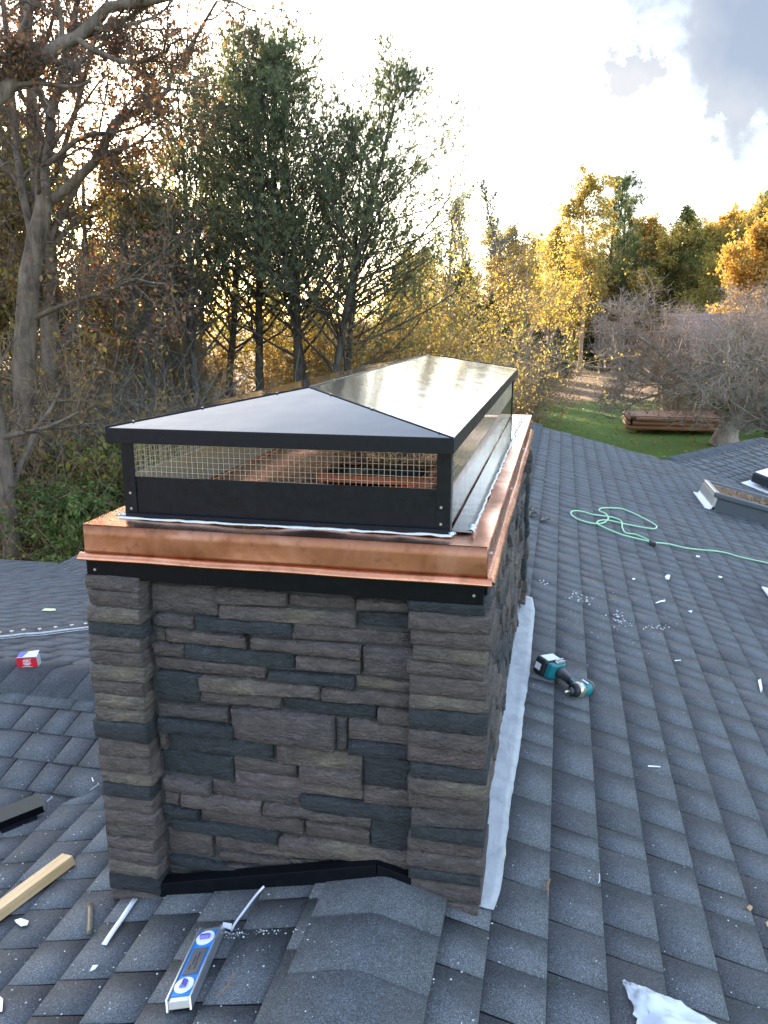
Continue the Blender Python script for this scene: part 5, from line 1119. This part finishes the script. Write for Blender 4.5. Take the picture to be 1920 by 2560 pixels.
# ---- neighbour's house, deck and hedge
hx0, hx1, hy0, hy1, he, hr = 7.2, 27., 46.5, 56., -2.35, .85
nh = tag(empty('neighbour_house', (hx0, hy0, GZ)), 'low brown log house with a reddish shingle roof behind the bare orchard tree', 'house')
def np_(o): o.parent = nh; o.matrix_parent_inverse = nh.matrix_basis.inverted(); return o
logm = Mat('stained_logs'); lg = logm.noise(3, 5, .6, logm.scale(logm.pos(), (.4, 1, 6)), .3); logm = logm.pbr(logm.ramp(lg, [(.3, (.20, .085, .04)), (.7, (.34, .16, .08))]), .6, 0, logm.bump(lg, .3, .02))
rfm = Mat('red_brown_shingles'); lg = rfm.noise(6, 5, .7, rfm.scale(rfm.pos(), (1, 3, 1))); rfm = rfm.pbr(rfm.ramp(lg, [(.3, (.17, .10, .085)), (.7, (.30, .19, .165))]), .9, 0, rfm.bump(lg, .5, .03))
mb = MB(); mb.box(hx0+.5, hx1, hy0+.4, hy1, GZ, he-.05); np_(mb.build('wall', plain('dark_wall_core', (.06, .035, .02), .8)))
lgme = None
for k in range(10):
    mb = MB(); z_ = GZ+.35+.27*k; mb.cyl((hx0+.3, hy0+.38, z_), (hx1, hy0+.38, z_), .14, n=10); np_(mb.build('log', logm, smooth=True))
ym = (hy0+hy1)/2
mb = MB(); mb.hexa([(hx0, hy0-.5, he-.12), (hx1, hy0-.5, he-.12), (hx1, ym, hr-.12), (hx0, ym, hr-.12), (hx0, hy0-.5, he), (hx1, hy0-.5, he), (hx1, ym, hr), (hx0, ym, hr)]); rf = np_(mb.build('roof_slope', rfm))
mb = MB(); mb.hexa([(hx0, ym, hr-.12), (hx1, ym, hr-.12), (hx1, hy1+.5, he-.12), (hx0, hy1+.5, he-.12), (hx0, ym, hr), (hx1, ym, hr), (hx1, hy1+.5, he), (hx0, hy1+.5, he)]); np_(mb.build('roof_slope', rfm))
# raised courses on the roof that faces us
for k in range(15):
    t = k/15; y_ = hy0-.5+(ym-hy0+.5)*t; z_ = he+(hr-he)*t; mb = MB(); mb.box(hx0, hx1, y_, y_+.06, z_+.002, z_+.03); np_(mb.build('roof_course', rfm), ); 
for xx in (10.5, 14.5, 19):
    mb = MB(); mb.box(xx, xx+1.3, hy0+.18, hy0+.235, GZ+1.1, GZ+2.3); wf = np_(mb.build('window', plain('window_trim', (.3, .26, .2), .6))); mb = MB(); mb.box(xx+.1, xx+1.2, hy0+.16, hy0+.178, GZ+1.2, GZ+2.2); pn = mb.build('pane', glass, wf)
dk_ = tag(empty('wood_deck', (5.0, 43.2, GZ)), 'low orange stained log deck at the lawn edge left of the orchard tree', 'deck')
def dp(o): o.parent = dk_; o.matrix_parent_inverse = dk_.matrix_basis.inverted(); return o
for k in range(3): mb = MB(); mb.cyl((4.9+.2*k, 42.8, GZ+.15+.22*k), (9.6, 42.8, GZ+.15+.22*k), .11, n=9); dp(mb.build('log', logm, smooth=True))
for k in range(3): mb = MB(); mb.cyl((4.9, 42.8, GZ+.15+.22*k), (4.9, 45.9, GZ+.15+.22*k), .11, n=9); dp(mb.build('log', logm, smooth=True))
for k in range(14): mb = MB(); mb.box(4.95, 9.5, 42.95+.21*k, 43.14+.21*k, GZ+.70, GZ+.74); dp(mb.build('plank', logm))
mb = MB(); mb.box(5.1, 9.4, 43, 45.8, GZ+.05, GZ+.69); dp(mb.build('frame', plain('deck_frame', (.08, .04, .02), .8)))
for i, xx in enumerate((11.5, 13., 14.6)):
    tree('box_hedge', 'shrub_green', (xx, 41.5+.3*i, 0), .62, ('clipped dark shrub right behind the orchard trunk', 'clipped dark shrub in the middle of the low hedge', 'clipped dark shrub at the right edge of the low hedge')[i], 'shrub', rng=frng, leaf='cedar')

# ---- labels of small groups: count along from the left
from collections import defaultdict
gl = defaultdict(list)
for o in COL.objects:
    if o.parent is None and o.get('group') and o.get('label'): gl[(o['group'], o['label'])].append(o)
def ordn(k): return str(k)+('th' if 10 <= k % 100 <= 20 else {1: 'st', 2: 'nd', 3: 'rd'}.get(k % 10, 'th'))
for (gname, lb_), L in gl.items():
    if 1 < len(L) <= 20:
        def sx_(o):
            dv = np.array(o.location)-CAM; return (dv@RT)/max(dv@FW, .1)
        if all(o.location.length < 1e-6 for o in L): continue
        for k, o in enumerate(sorted(L, key=sx_)): o['label'] = lb_+', '+ordn(k+1)+' from the left'
